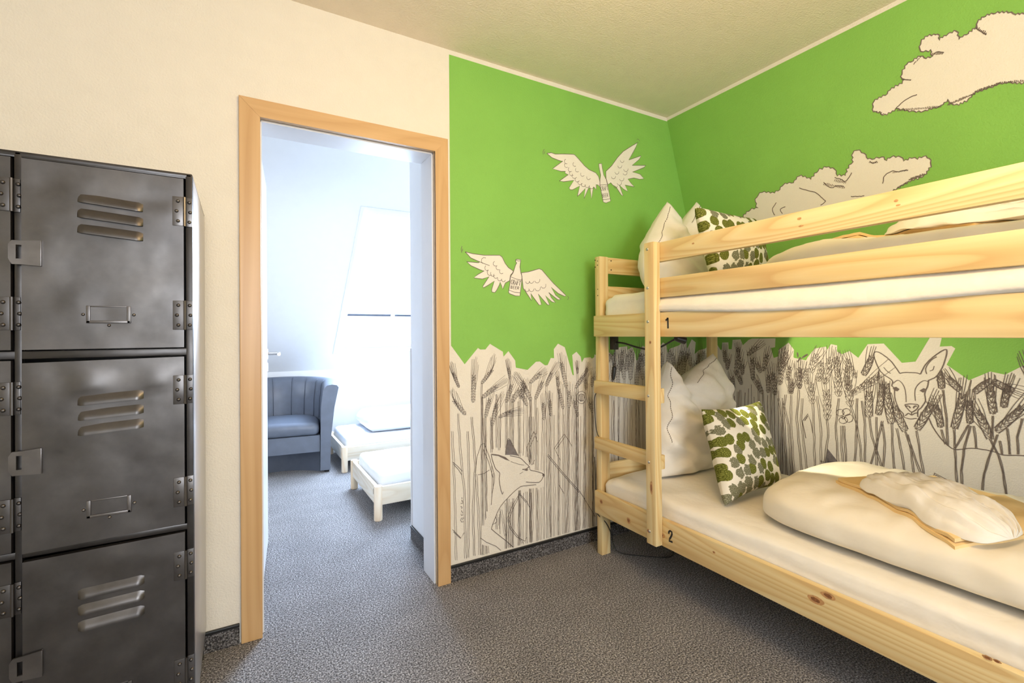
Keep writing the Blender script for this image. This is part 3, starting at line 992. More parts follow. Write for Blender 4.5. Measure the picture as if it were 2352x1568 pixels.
# ---- wheat field with the deer, sloping wall
deer_mask = cD([(1160, 165), (1220, 190), (1290, 250), (1355, 335), (1520, 340), (1560, 270), (1620, 210), (1730, 155), (1700, 300), (1590, 395), (1560, 560), (1510, 690), (1440, 705), (1385, 690), (1330, 590), (1295, 440), (1280, 380), (1200, 330), (1145, 190)])
a = Art('right')
a.masks = [deer_mask]
E_ = [((1290, 740), (1240, 420), 62, 1), ((1490, 785), (1610, 580), 62, 1), ((1400, 800), (1310, 600), 55, 1), ((1685, 770), (1640, 600), 52, 1), ((1110, 690), (1110, 480), 58, 1), ((1180, 670), (1215, 420), 52, 1), ((960, 600), (940, 390), 60, 1), ((970, 500), (1200, 350), 52, 1), ((865, 520), (860, 330), 60, 1), ((770, 710), (760, 470), 58, 1), ((655, 580), (640, 420), 52, 1), ((750, 420), (790, 220), 58, 1),
      ((1000, 370), (930, 230), 45, 1), ((1060, 350), (1130, 200), 48, 1), ((545, 460), (545, 300), 56, 1), ((430, 280), (435, 170), 45, 1), ((390, 340), (420, 200), 50, 1), ((470, 500), (480, 390), 50, 1), ((640, 330), (690, 190), 60, 1), ((1690, 460), (1670, 330), 52, 1), ((1840, 470), (1740, 370), 50, 1), ((1790, 780), (1860, 500), 62, 1), ((1920, 740), (1920, 560), 50, 1), ((2080, 860), (1970, 640), 62, 1), ((2110, 660), (2080, 440), 62, 1),
      ((2130, 800), (2340, 610), 62, 1), ((1955, 490), (2090, 395), 50, 0), ((2100, 400), (2270, 480), 50, 1), ((2190, 610), (2230, 430), 56, 1), ((700, 400), (720, 250), 50, 0), ((860, 330), (850, 210), 50, 1), ((930, 460), (920, 300), 48, 0), ((610, 420), (600, 300), 46, 0)]
for i, (B_, T_, w_, aw) in enumerate(E_):
    b_, t_ = cD([B_])[0], cD([T_])[0]
    big = B_[0] > 1000
    a.ear(b_, t_, w_ * 0.2857, None, awns=6 if aw else 0, lw=1.0 if big else 0.75, outline=big, bend=(3 if i % 2 else -3))
for B_, T_, w_ in (((880, 1000), (860, 500), 90), ((500, 880), (560, 480), 110), ((640, 870), (650, 640), 80), ((760, 440), (1000, 230), 90), ((1110, 790), (1200, 430), 100), ((1050, 830), (960, 600), 90), ((440, 1200), (400, 920), 90), ((620, 1100), (560, 900), 80), ((1090, 1300), (960, 1020), 100), ((1220, 1280), (1230, 880), 90), ((1380, 1330), (1330, 850), 110), ((1480, 1100), (1560, 560), 120), ((1730, 1300), (1760, 1080), 120), ((250, 600), (240, 330), 70), ((300, 760), (330, 520), 80), ((1920, 1180), (1940, 750), 120), ((560, 480), (540, 260), 70), ((1660, 1000), (1700, 700), 100)):
    b_, t_ = cE([B_])[0], cE([T_])[0]
    a.ear(b_, t_, w_ * 0.102, None, awns=5, lw=0.95)
for L in ([(1290, 740), (1300, 1000), (1320, 1180)], [(1490, 800), (1520, 1000), (1560, 1220)], [(1400, 810), (1470, 1000), (1550, 1220)], [(1330, 780), (1370, 980), (1400, 1180)], [(1420, 830), (1450, 1000), (1470, 1180)], [(1700, 470), (1730, 700), (1740, 920)], [(1690, 790), (1720, 910)], [(1110, 700), (1130, 850), (1175, 980), (1230, 1170)], [(1165, 690), (1170, 900), (1165, 1130)], [(1215, 720), (1170, 900), (1110, 1110)], [(1210, 730), (1235, 900), (1215, 1160)],
          [(960, 600), (1010, 760), (1040, 950), (1050, 1090)], [(865, 540), (840, 760), (860, 1080)], [(885, 760), (885, 920), (900, 1080)], [(905, 760), (915, 920), (925, 1080)], [(770, 710), (780, 850), (745, 1070)], [(655, 580), (665, 850), (670, 1060)], [(690, 520), (720, 780), (720, 1060)], [(1790, 790), (1800, 1000), (1815, 1250), (1830, 1330)], [(1920, 760), (1870, 950), (1850, 1120), (1855, 1330)], [(1910, 750), (1800, 940)], [(1950, 760), (1970, 940)], [(2100, 680), (2100, 870)],
          [(2080, 870), (2150, 1000), (2190, 1150), (2225, 1440)], [(2140, 830), (2080, 990), (2030, 1150), (2010, 1370)], [(2220, 780), (2240, 990)], [(2340, 700), (2300, 850), (2305, 990)], [(2160, 880), (2175, 990)], [(1010, 540), (1005, 850), (990, 1090)], [(1050, 560), (1075, 750), (1075, 1090)], [(545, 470), (525, 700), (560, 1060)], [(570, 540), (560, 720), (600, 1050)], [(440, 510), (420, 620), (440, 1050)], [(480, 510), (480, 750), (500, 1060)], [(415, 560), (460, 760), (480, 1060)], [(380, 540), (410, 700), (400, 1060)]):
    if 1000 < L[-1][1] < 1240:
        # on down behind the bedding
        p_, q_ = L[-2], L[-1]
        k_ = 160.0 / (q_[1] - p_[1])
        L = L + [(q_[0] + (q_[0] - p_[0]) * k_, q_[1] + 160)]
    a.stem(cD(L), 3.4, 1.0, 16)
# the field goes on to the right, past what the photograph shows
x = 2375.0
while x < 3000:
    yb_, L_ = random.uniform(900, 1010), random.uniform(60, 85)
    dx_ = random.uniform(-30, 30)
    a.ear((x, yb_), (x + dx_, yb_ - L_), 18, awns=6, lw=1.0, outline=True, bend=random.uniform(-4, 4))
    a.stem([(x, yb_ + 4), (x - dx_ * 0.3, 1150), (x - dx_ * 0.2, 1330)], 3.4, 1.0, 16)
    x += random.uniform(24, 46)
x = 1655.0
while x < 1800:
    a.stem([(x, random.uniform(880, 915)), (x + random.uniform(-4, 6), 1190)], random.choice((0, 3.0)), 1.0, 16)
    x += random.uniform(6, 11)
for L in ([(575, 720), (615, 665), (640, 730), (655, 820)], [(590, 720), (615, 680)], [(570, 720), (600, 860)], [(1600, 1235), (1635, 1140), (1800, 1230), (2000, 1350), (2090, 1420)], [(1620, 1230), (1645, 1155), (1800, 1245), (1990, 1365)], [(720, 1040), (740, 1050), (745, 1070), (725, 1055), (720, 1040)]):
    a.line(cD(L), 1.4)
# poppy
for cx_, cy_, rx_, ry_ in ((875, 655, 32, 28), (925, 650, 34, 30), (945, 700, 34, 34), (900, 715, 36, 28)):
    a.line(cD([(cx_ + rx_ * cos(t), cy_ + ry_ * sin(t)) for t in [i * pi / 4 for i in range(9)]]), 1.2)
a.line(cD([(900 + 12 * cos(t), 695 + 10 * sin(t)) for t in [i * pi / 3 for i in range(7)]]), 1.8)
# small bee
a.poly(cE([(1865, 375), (1900, 390), (1905, 470), (1885, 505), (1870, 440)]), 1, OW + 0.0004)
a.poly(cE([(2110, 410), (2120, 440), (2020, 500), (1975, 515), (1990, 480), (2060, 430)]), 1, OW + 0.0004)
a.line(cE([(1950, 490), (1920, 540), (1880, 600)]), 2.6)
a.build('wheat_drawing', INK, wall_right)

a = Art('right')
for L, w in (([(1355, 340), (1400, 332), (1480, 335), (1520, 345)], 1.6), ([(1355, 340), (1290, 250), (1220, 190), (1165, 165), (1145, 190), (1170, 270), (1210, 335), (1280, 385)], 1.6), ([(1520, 345), (1560, 270), (1620, 210), (1700, 155), (1732, 158), (1712, 250), (1680, 320), (1640, 370), (1585, 395)], 1.6), ([(1570, 345), (1562, 300), (1600, 240), (1650, 205)], 1.2), ([(1225, 290), (1250, 320), (1280, 340)], 1.0),
             ([(1595, 320), (1620, 310), (1630, 280)], 1.0), ([(1280, 385), (1297, 405), (1290, 440), (1310, 460), (1315, 540), (1345, 620), (1380, 660), (1390, 690), (1440, 705), (1490, 700)], 1.6), ([(1585, 395), (1578, 440), (1555, 500), (1560, 560), (1530, 610), (1500, 640), (1500, 690)], 1.6), ([(1300, 420), (1340, 395), (1380, 430), (1400, 490), (1405, 570)], 1.1), ([(1480, 560), (1475, 480), (1500, 430), (1545, 398), (1580, 405)], 1.1),
             ([(1395, 590), (1440, 585), (1500, 592), (1495, 620), (1450, 650), (1410, 615), (1395, 590)], 1.7), ([(1400, 602), (1425, 602), (1440, 618)], 2.2), ([(1490, 602), (1475, 603), (1462, 618)], 2.2), ([(1450, 650), (1448, 672)], 1.5), ([(1398, 680), (1425, 660), (1448, 674), (1475, 660), (1502, 655)], 1.5), ([(1590, 700), (1620, 770), (1700, 880), (1780, 945), (1840, 950), (1930, 940), (2050, 955), (2130, 975), (2190, 995), (2352, 1000), (2600, 1010)], 1.7)):
    a.line(sm(cD(L)), w)
a.poly(cD([(1296, 458), (1325, 447), (1352, 466), (1335, 484), (1312, 478)]), 1, OW + 0.0004)
a.poly(cD([(1512, 478), (1545, 458), (1570, 466), (1566, 482), (1540, 494)]), 1, OW + 0.0004)
a.poly(cD([(775, 945), (890, 1090), (870, 1130), (745, 1130), (748, 1060)]), 2, OW + 0.0004)
a.build('deer_drawing', INK, wall_right)


def cloud(outline, inner, hatch):
    a = Art('right')
    P = cG(outline)
    # little scallops along the painted edge
    R_ = []
    for i in range(len(P)):
        p, q = Vector(P[i]), Vector(P[(i + 1) % len(P)])
        k = max(1, int((q - p).length / 4.5))
        nn = Vector(((q - p).y, -(q - p).x)).normalized()
        for j in range(k):
            t = p.lerp(q, j / k) + nn * ((2.4 if j % 2 else -0.8) + random.uniform(-0.9, 0.9))
            R_.append((t.x, t.y))
    a.poly(R_, 0, OW)
    a.line(R_ + [R_[0]], 1.5)
    for L in inner:
        a.line(sm(cG(L)), 1.4, jit=0.6)
    for (x0, y0, x1, y1, n, l) in hatch:
        for i in range(n):
            t = i / (n - 1)
            x, y = x0 + (x1 - x0) * t, y0 + (y1 - y0) * t
            r = l * random.uniform(0.5, 1.2)
            a.line(cG([(x - r * 0.1, y + r * 0.35), (x + r * 0.25, y - r * 0.25), (x + r * 0.4, y - r * 0.6)]), 1.1)
    a.build('cloud_drawing', INK, wall_right)


cloud([(980, 740), (985, 700), (1080, 650), (1100, 620), (1180, 575), (1200, 552), (1180, 545), (1180, 500), (1215, 445), (1260, 420), (1310, 390), (1350, 405), (1390, 390), (1380, 345), (1330, 360), (1305, 340), (1310, 290), (1360, 250), (1430, 235), (1440, 275), (1500, 235), (1560, 215), (1575, 270), (1640, 230), (1700, 190), (1705, 150), (1760, 110), (1830, 90), (1920, 85), (1970, 100), (2040, 90), (2200, 110), (2300, 200), (2300, 480), (2150, 540), (2026, 575), (1920, 570), (1850, 580), (1780, 610), (1690, 635), (1640, 690), (1560, 725), (1510, 715), (1500, 690), (1440, 740), (1400, 745), (1330, 770), (1250, 770), (1190, 755), (1140, 755), (1050, 800), (1030, 775), (985, 775)],
      [[(1140, 750), (1210, 690), (1285, 655)], [(1695, 195), (1740, 225), (1765, 240)], [(1390, 390), (1420, 360), (1470, 365)], [(1180, 550), (1245, 555)]],
      [(1690, 190, 1760, 235, 8, 22), (1390, 375, 1460, 370, 8, 18), (1150, 765, 1450, 740, 26, 16), (1500, 725, 1680, 650, 16, 22), (1690, 635, 1850, 580, 16, 20), (1860, 575, 2040, 560, 14, 18), (990, 770, 1050, 790, 5, 14), (1180, 550, 1240, 555, 6, 10), (1265, 440, 1310, 395, 5, 16)])
cloud([(80, 1500), (130, 1450), (185, 1440), (165, 1395), (185, 1350), (215, 1330), (300, 1335), (335, 1310), (360, 1275), (430, 1265), (470, 1215), (550, 1240), (600, 1180), (660, 1155), (715, 1170), (735, 1215), (790, 1215), (810, 1160), (840, 1120), (840, 1060), (870, 1040), (920, 1060), (945, 1100), (990, 1100), (1040, 1085), (1075, 1110), (1110, 1085), (1170, 1085), (1195, 1115), (1250, 1095), (1290, 1100), (1330, 1080), (1375, 1095), (1385, 1140), (1330, 1220), (1250, 1245), (1200, 1270), (1150, 1300), (1000, 1400), (700, 1500), (300, 1600), (100, 1560)],
      [[(470, 1300), (530, 1320), (590, 1335), (640, 1380), (650, 1395), (620, 1420)], [(640, 1260), (690, 1300), (730, 1285), (780, 1290)], [(715, 1230), (760, 1240), (790, 1255), (820, 1220), (832, 1195)], [(1050, 1270), (1060, 1220), (1110, 1185), (1160, 1188), (1220, 1175)], [(312, 1400), (285, 1450), (302, 1490)], [(375, 1430), (340, 1450), (355, 1480)], [(830, 1360), (880, 1360), (920, 1355)], [(960, 1115), (980, 1130), (1010, 1115)]],
      [(640, 1275, 780, 1300, 14, 18), (715, 1250, 790, 1265, 8, 18), (1230, 1245, 1330, 1210, 14, 22), (1150, 1300, 1210, 1265, 7, 14), (1120, 1195, 1220, 1180, 10, 9), (955, 1125, 1010, 1125, 7, 10)])

# ================================================================== METAL LOCKER
LX0, LX1 = -0.775, -0.108         # left and right side
LYF, LYB = 1.53, 2.030            # front and back
LZ0, LZ1 = 0.105, 1.585
locker = thing('locker', 'dark worn steel six-door locker standing against the cream wall left of the doorway', 'locker', ((LX0 + LX1) / 2, (LYF + LYB) / 2, 0))
T = 0.022
m = MB()
m.box((LX0, LYF + 0.004, LZ0), (LX0 + 0.003, LYB, LZ1))
m.box((LX0, LYB - 0.003, LZ0), (LX1, LYB, LZ1))
m.box((LX0, LYF + 0.02, LZ0), (LX1, LYB, LZ0 + 0.003))
m.build('carcass', 'steel', locker)
MB().box((LX1 - 0.004, LYF + 0.004, LZ0), (LX1, LYB, LZ1 - 0.004), 0.003).build('side_panel', 'steel_side_reflection', locker, angle=0.7)
MB().box((LX0, LYF, LZ1 - 0.012), (LX1, LYB, LZ1), 0.004).build('top_panel', 'steel_dark', locker, angle=0.7)
COLX = [(-0.770, -0.4535), (-0.4405, -0.1235)]        # clear openings of the two columns
ROWZ = [(0.150, 0.634), (0.650, 1.098), (1.117, 1.570)]
for x0, x1 in ((LX0, COLX[0][0]), (COLX[0][1], COLX[1][0]), (COLX[1][1], LX1)):
    MB().box((x0, LYF, LZ0), (x1, LYF + 0.02, LZ1 - 0.002), 0.0025).build('stile', 'steel_dark', locker, angle=0.7)
for z0, z1 in ((LZ0, 0.150), (0.634, 0.650), (1.098, 1.117), (1.570, LZ1 - 0.002)):
    for x0, x1 in COLX:
        MB().box((x0 - 0.002, LYF + 0.001, z0), (x1 + 0.002, LYF + 0.019, z1), 0.0025).build('shelf_rail', 'steel_dark', locker, angle=0.7)
for x in (LX0 + 0.02, LX1 - 0.02):
    for y in (LYF + 0.02, LYB - 0.02):
        MB().tube([(x, y, 0), (x, y, 0.006), (x, y, 0.107)], [0.011, 0.013, 0.015], 10).build('leg', 'black', locker, angle=0.7)


def louver(mb, x0, x1, z, h, y, d, tilt):
    """pressed slot hood: flat at the top, standing proud along its lower lip, rounded ends"""
    nx, nz = 17, 6
    def fn(u, v):
        x = x0 + (x1 - x0) * u
        e = min(1.0, min(u, 1 - u) / 0.055)
        e = sqrt(max(0.0, 1 - (1 - e) ** 2))
        p = sin(v * pi * 0.5) ** 1.2 if v < 0.9 else 0.93
        return Vector((x, y - d * e * p - 0.0004, z + tilt * (u - 0.5) + h * (0.5 - 0.14 * (1 - e) - v * (0.80 + 0.20 * e))))
    v, f = grid(nx, nz, fn)
    n = len(v)
    # underside lip back to the door
    lip = [v[(nz - 1) * nx + i] for i in range(nx)]
    v2 = lip + [Vector((p.x, y - 0.0004, p.z + 0.002)) for p in lip]
    f2 = [[i, nx + i, nx + i + 1, i + 1] for i in range(nx - 1)]
    mb.add(v, [q[::-1] for q in f])
    mb.add(v2, f2)


def locker_door(col, row, ajar, sag):
    x0, x1 = COLX[col][0] + 0.002, COLX[col][1] - 0.004
    z0, z1 = ROWZ[row][0] + 0.003, ROWZ[row][1] - 0.003
    yf = LYF - 0.006
    dx = x1 - x0
    nx, nz = 25, 31
    seed = col * 7.3 + row * 3.1
    def warp(x, z):
        """dents, and the free (left) side standing a little proud"""
        u = (x - x0) / dx
        e = min(u, 1 - u, (z - z0) / 0.45, (z1 - z) / 0.45) * 8
        e = min(1, max(0, e))
        d = noise.noise((x * 5 + seed, z * 5, seed)) * 0.0022 * e + noise.noise((x * 16 + seed, z * 14, 4 + seed)) * 0.0008 * e
        if z > z1 - 0.085:
            d += (0.005 if row == 1 else 0.0025) * noise.noise((x * 15 + seed, z * 11, 9.0)) * e
        return yf + d - ajar * (1 - u)
    def pos(u, v):
        x, z = x0 + dx * u, z0 + (z1 - z0) * v
        return Vector((x, warp(x, z), z + sag * (1 - u)))
    v, f = grid(nx, nz, pos)
    n = len(v)
    # folded edge going back
    rim = [i for i in range(nx)] + [j * nx + nx - 1 for j in range(1, nz)] + [(nz - 1) * nx + i for i in range(nx - 2, -1, -1)] + [j * nx for j in range(nz - 2, 0, -1)]
    back = [v[i] + Vector((0, 0.016, 0)) for i in rim]
    k = len(rim)
    f2 = [[rim[i], n + i, n + (i + 1) % k, rim[(i + 1) % k]] for i in range(k)]
    f2.append([n + i for i in range(k)])
    d = obj('door', v + back, f + f2, 'steel', locker, True, angle=0.7)
    xa, xb_ = x0 + dx * 0.312, x0 + dx * 0.725
    base = {2: 1.484, 1: 0.998, 0: 0.528}[row]
    dz = {2: 0.0375, 1: 0.0365, 0: 0.0385}[row]
    tilt = {2: -0.010, 1: 0.007, 0: 0.004}[row]
    for i in range(3):
        m = MB()
        louver(m, xa, xb_, base - i * dz, 0.024, warp((xa + xb_) / 2, base - i * dz), 0.0095, tilt)
        m.build('louver', 'steel', d, smooth=True)
    # label holder
    lx, lz, lw, lh = x0 + dx * 0.505, {2: 1.204, 1: 0.728, 0: 0.262}[row], 0.086, 0.043
    y = warp(lx, lz)
    m = MB()
    m.box((lx - lw / 2, y - 0.0045, lz - lh / 2), (lx - lw / 2 + 0.008, y + 0.001, lz + lh / 2), 0.0015)
    m.box((lx + lw / 2 - 0.008, y - 0.0045, lz - lh / 2), (lx + lw / 2, y + 0.001, lz + lh / 2), 0.0015)
    m.box((lx - lw / 2, y - 0.0045, lz - lh / 2), (lx + lw / 2, y + 0.001, lz - lh / 2 + 0.007), 0.0015)
    m.box((lx - lw / 2 + 0.008, y - 0.002, lz + lh / 2 - 0.003), (lx + lw / 2 - 0.008, y + 0.001, lz + lh / 2), 0.001)
    for px_, pz_ in ((lx - lw / 2 - 0.006, lz), (lx + lw / 2 + 0.006, lz), (lx, lz - lh / 2 - 0.005)):
        m.dome((px_, y - 0.0005, pz_), (0, -1, 0), 0.004, 0.0035)
    m.build('label_holder', 'steel_light', d, angle=0.7)
    # hasp on the free side, slotted for a padlock
    hz = {2: 1.347, 1: 0.861, 0: 0.388}[row]
    y = warp(x0 + 0.01, hz) - 0.004
    a0, a1, h = x0 - 0.020, x0 + 0.034, 0.029
    m = MB()
    X_ = [a0, a0 + 0.013, a0 + 0.0225, a1]
    Z_ = [hz - h, hz - 0.016, hz + 0.016, hz + h - 0.003]
    P_ = [[Vector((X_[i], y - 0.0045, Z_[j])) for i in range(4)] for j in range(4)]
    P_[0][0].x += 0.006
    P_[3][0].x += 0.006
    P_[0][3].z -= 0.002
    P_[3][3].z += 0.003
    vs = [p for r_ in P_ for p in r_]
    cells = [(i, j) for i in range(3) for j in range(3) if (i, j) != (1, 1)]
    m.add(vs + [p + Vector((0, 0.004, 0)) for p in vs], [[j * 4 + i, j * 4 + i + 1, j * 4 + i + 5, j * 4 + i + 4] for i, j in cells] + [[16 + j * 4 + i + 4, 16 + j * 4 + i + 5, 16 + j * 4 + i + 1, 16 + j * 4 + i] for i, j in cells] + [[q_, q_ + 16, w_ + 16, w_] for q_, w_ in ((0, 1), (1, 2), (2, 3), (3, 7), (7, 11), (11, 15), (15, 14), (14, 13), (13, 12), (12, 8), (8, 4), (4, 0), (5, 9), (9, 10), (10, 6), (6, 5))])
    m.box((a1 - 0.001, y - 0.0045, hz - h - 0.002), (a1 + 0.002, y + 0.004, hz + h), 0.001)
    m.build('hasp', 'steel_light', d, angle=0.7)
    # two strap hinges riveted over the right edge
    for hz0, hz1 in {2: ((1.441, 1.518), (1.166, 1.243)), 1: ((0.970, 1.046), (0.700, 0.777)), 0: ((0.508, 0.582), (0.225, 0.30))}[row]:
        m = MB()
        hx_ = x1 + 0.003
        hl = 0.026 if col == 1 else 0.020
        y = warp(x1 - 0.01, hz0)
        m.box((hx_ - 0.027, y - 0.0028, hz0), (hx_ - 0.003, y + 0.001, hz1), 0.001)
        m.box((hx_ + 0.001, LYF - 0.0035, hz0), (hx_ + hl * 0.62, LYF + 0.001, hz1), 0.001)
        m.tube([(hx_ - 0.001, LYF - 0.008, hz0), (hx_ - 0.001, LYF - 0.008, hz1)], 0.0036, 8)
        for i in range(3):
            z = hz0 + (hz1 - hz0) * (0.16 + 0.34 * i)
            o_ = 0.003 * (i % 2)
            m.dome((hx_ - 0.015 - o_, y - 0.0028, z), (0, -1, 0), 0.0048, 0.0044)
            m.dome((hx_ + 0.0095 + o_ * 0.6, LYF - 0.0035, z), (0, -1, 0), 0.0048, 0.0044)
        m.build('hinge', 'steel', d, angle=0.7)


locker_door(1, 2, 0.003, 0.0)
locker_door(1, 1, 0.004, -0.006)
locker_door(1, 0, 0.002, -0.004)
locker_door(0, 2, 0.0, 0.0)
locker_door(0, 1, 0.001, 0.0)
locker_door(0, 0, 0.0, 0.0)

# ================================================================== BUNK BED
XF = 1.587          # front face of the long boards
PF, PB = 1.615, 2.548     # front and back face of the corner posts' outer sides
bunk = thing('bunk_bed', 'pine bunk bed with a ladder under the green sloping wall', 'bed', (2.07, 0.88, 0))
YA, YE = 1.935, -0.150     # ends


def board(name, lo, hi, axis, bev=0.004):
    return MB().box(lo, hi, bev).build(name, 'pine_' + 'xyz'[axis], bunk, angle=0.6)


posts = []
for y0, y1 in ((1.893, 1.931), (YE, YE + 0.038)):
    posts.append(board('corner_post', (PF, y0, 0), (PF + 0.058, y1, 1.545), 2))
    board('corner_post', (PB - 0.058, y0, 0), (PB, y1, 1.545), 2)
board('ladder_post', (1.546, 1.461, 0.226), (1.586, 1.516, 1.541), 2)
for z0, z1 in ((0.838, 0.903), (0.550, 0.612)):
    board('ladder_rung', (XF, 1.468, z0), (PF - 0.001, 1.914, z1), 1)
board('guard_rail', (XF, -0.148, 1.456), (PF - 0.001, 1.489, 1.541), 1)
board('guard_rail', (XF, -0.148, 1.300), (PF - 0.001, 1.489, 1.385), 1)
board('side_beam', (XF, -0.148, 1.129), (PF - 0.001, 1.912, 1.236), 1)
board('side_beam', (XF, -0.148, 0.221), (PF - 0.001, 1.915, 0.337), 1)
for z0, z1 in ((1.129, 1.236), (0.221, 0.337)):
    board('side_beam', (PB - 0.092, -0.11, z0), (PB - 0.060, 1.890, z1), 1)
for z0, z1 in ((1.452, 1.535), (1.300, 1.385)):
    board('guard_rail', (PB - 0.083, -0.11, z0), (PB - 0.060, 1.890, z1), 1)
for y in (1.906, YE + 0.008):
    for z0, z1 in ((1.459, 1.545), (1.295, 1.393), (1.129, 1.236), (0.353, 0.463), (0.221, 0.337)):
        board('end_board', (PF + 0.0585, y, z0), (PB - 0.0585, y + 0.022, z1), 0)
for zz in (1.140, 0.232):
    for i in range(12):
        y = 0.0 + i * 0.155
        board('slat', (PF + 0.005, y, zz + 0.0), (PB - 0.094, y + 0.07, zz + 0.016), 0, 0.002)
# bolts, pilot holes, stencilled numbers
m = []
for z in (1.512, 1.343, 1.196):
    MB().dome((1.546, 1.497, z), (-1, 0, 0), 0.007, 0.003, 10).build('bolt', 'steel_bolt', bunk, True)
for z in (0.872, 0.583, 0.282):
    MB().dome((1.546, 1.498, z), (-1, 0, 0), 0.0065, 0.003, 10).build('bolt', 'steel_bolt', bunk, True)
for y, z in ((1.927, 1.528), (1.927, 1.492), (1.927, 1.218), (1.927, 1.162)):
    MB().tube([(PF - 0.002, y, z), (PF + 0.002, y, z)], 0.0032, 8).build('bolt', 'hole', bunk)
for z in (1.521, 1.500, 1.375, 1.342):
    MB().tube([(PF - 0.0006, 1.909, z), (PF + 0.001, 1.909, z)], 0.0030, 8).build('pilot_hole', 'hole', bunk)
MB().box((PF - 0.0006, 1.9075, 1.376), (PF + 0.001, 1.9105, 1.482), 0).build('groove', 'pine_z', bunk)
for z in (1.528, 1.480):
    MB().tube([(1.705, 1.9055, z), (1.705, 1.910, z)], 0.004, 8).build('pilot_hole', 'hole', bunk)


def knot(px, py, rx, ry, plane=XF, on=None, tilt=0.0):
    """dark knot flush in the face of a front board (radii in the photograph's pixels)"""
    d = ray(px, py)
    c = EYE + d * (plane / d.x)
    sc_ = d.x * 0 + (c - EYE).dot(_f) / FPX
    for nm, k, mt in ((('knot', 1.0, 'knot'), ('knot_heart', 0.55, 'knot_heart')) if py > 800 or plane < XF else (('knot', 0.8, 'knot'),)):
        off_ = 0.0003 if nm == 'knot' else 0.0005
        v = [Vector((plane - off_, c.y, c.z))]
        for i in range(14):
            t = 2 * pi * i / 14
            r_ = k * random.uniform(0.85, 1.1)
            a_, b_ = cos(t) * rx * r_, sin(t) * ry * r_
            v.append(Vector((plane - off_, c.y - (a_ * cos(tilt) - b_ * sin(tilt)) * sc_ * 1.55, c.z + (a_ * sin(tilt) + b_ * cos(tilt)) * sc_)))
        o = obj(nm, v, [[0, 1 + i, 1 + (i + 1) % 14] for i in range(14)], mt, on if nm == 'knot' else kk)
        if nm == 'knot':
            kk = o


for args in ((1381, 1152, 3.5, 5), (1444, 1195, 4, 7), (1518, 1227, 8, 7), (1640, 1268, 2.5, 3), (1873, 1377, 12, 9), (1902, 1368, 11, 8), (2268, 1510, 6, 5), (2290, 1518, 5, 4), (2058, 461, 3.5, 4), (2063, 471, 4, 3), (1836, 502, 4, 4), (1840, 519, 5, 3), (1592, 559, 3, 2.5), (1597, 711, 3, 3)):
    knot(*args[:4], XF, bunk)
for args in ((1493.5, 786, 2.2, 4), (1496, 1120, 2.6, 16), (1489, 1219, 3, 5)):
    knot(*args, 1.546, bunk)


def stencil(strokes, w):
    """number in the plane of the front boards; coordinates (to the right = -y, up)"""
    mb = MB()
    for st in strokes:
        P = [Vector(p) for p in st]
        v, n = [], len(P)
        for i, p in enumerate(P):
            t = (P[min(i + 1, n - 1)] - P[max(i - 1, 0)]).normalized()
            q = Vector((-t.y, t.x)) * w / 2
            for s in (1, -1):
                a = p + q * s
                v.append(Vector((XF - 0.0006, -a.x, a.y)))
        mb.add(v, [[2 * i, 2 * i + 1, 2 * i + 3, 2 * i + 2] for i in range(n - 1)])
    return mb


def y_of(px, py):
    d = ray(px, py)
    p = EYE + d * (XF / d.x)
    return -p.y, p.z


a = stencil([[y_of(1534, 729.5), y_of(1534.5, 754)], [y_of(1528.8, 735.5), y_of(1532, 733.5), y_of(1534, 729.8)]], 0.0085)
number = a.build('number_one', 'number', bunk)
number['label'] = 'black number 1 on the upper side beam'
a = stencil([[y_of(*p) for p in ((1536.2, 1225.5), (1536.4, 1220.8), (1539.6, 1218.6), (1543, 1221.0), (1543.6, 1226), (1542, 1231), (1538.6, 1237), (1537.0, 1241.5), (1545.0, 1244.6))]], 0.0085)
number = a.build('number_two', 'number', bunk)
number['label'] = 'black number 2 on the lower side beam'

# ---- mattresses
def wrinkle(lo, hi, amp, front):
    def f(p):
        # gathers of the fitted sheet along the sides
        k = (p.z - lo[2]) / (hi[2] - lo[2])
        if p.x < lo[0] + 0.04:
            n = noise.noise((p.y * 1.3, p.z * 26, 4.0)) * amp + 0.6 * amp * noise.noise((p.y * 3.5, p.z * 60, 1.0))
            p = p + Vector((-abs(n), 0, 0))
            if front and p.y < 1.50:
                # the sheet hangs a little over the beam in a long arc
                zb = 1.238 - 0.024 * max(0.0, sin(pi * min(1, max(0, (1.48 - p.y) / 1.16)))) ** 1.3
                if k < 0.35:
                    p.z = lo[2] + k / 0.35 * (zb - lo[2])
                elif k < 0.85:
                    t = (k - 0.35) / 0.5
                    p.z = zb + t * (1.312 - zb)
                    p.x = 1.5860 - 0.011 * sin(pi * min(1, t * 1.1 + 0.05)) ** 0.6 + 0.030 * t * t - abs(n) * 0.7
        if p.y > hi[1] - 0.06:
            p = p + Vector((0, noise.noise((p.x * 2, p.y, p.z * 30)) * amp, 0))
            p.z -= 0.012 * max(0, 1 - (p.x - lo[0]) / 0.25) * max(0, k)
        if k > 0.6:
            p = p + Vector((0, 0, noise.noise((p.x * 7, p.y * 7, 1.0)) * amp + 0.7 * amp * noise.noise((p.x * 4 + p.y * 9, p.x * 16, 1.0))))
        return p
    return f


def mattress(lo, hi, label, front=0.0, amp=0.005):
    v, f = round_box(lo, hi, 0.035, (18, 70, 24), 0.0, squash=wrinkle(lo, hi, amp, front))
    o = obj('mattress', v, f, 'linen', None, True)
    return tag(o, label, 'mattress')


mattress((1.621, -0.10, 0.249), (2.452, 1.886, 0.412), 'mattress in a white fitted sheet on the lower bunk')
mattress((1.619, -0.10, 1.157), (2.452, 1.872, 1.340), 'mattress in a white fitted sheet on the upper bunk', 1.0)


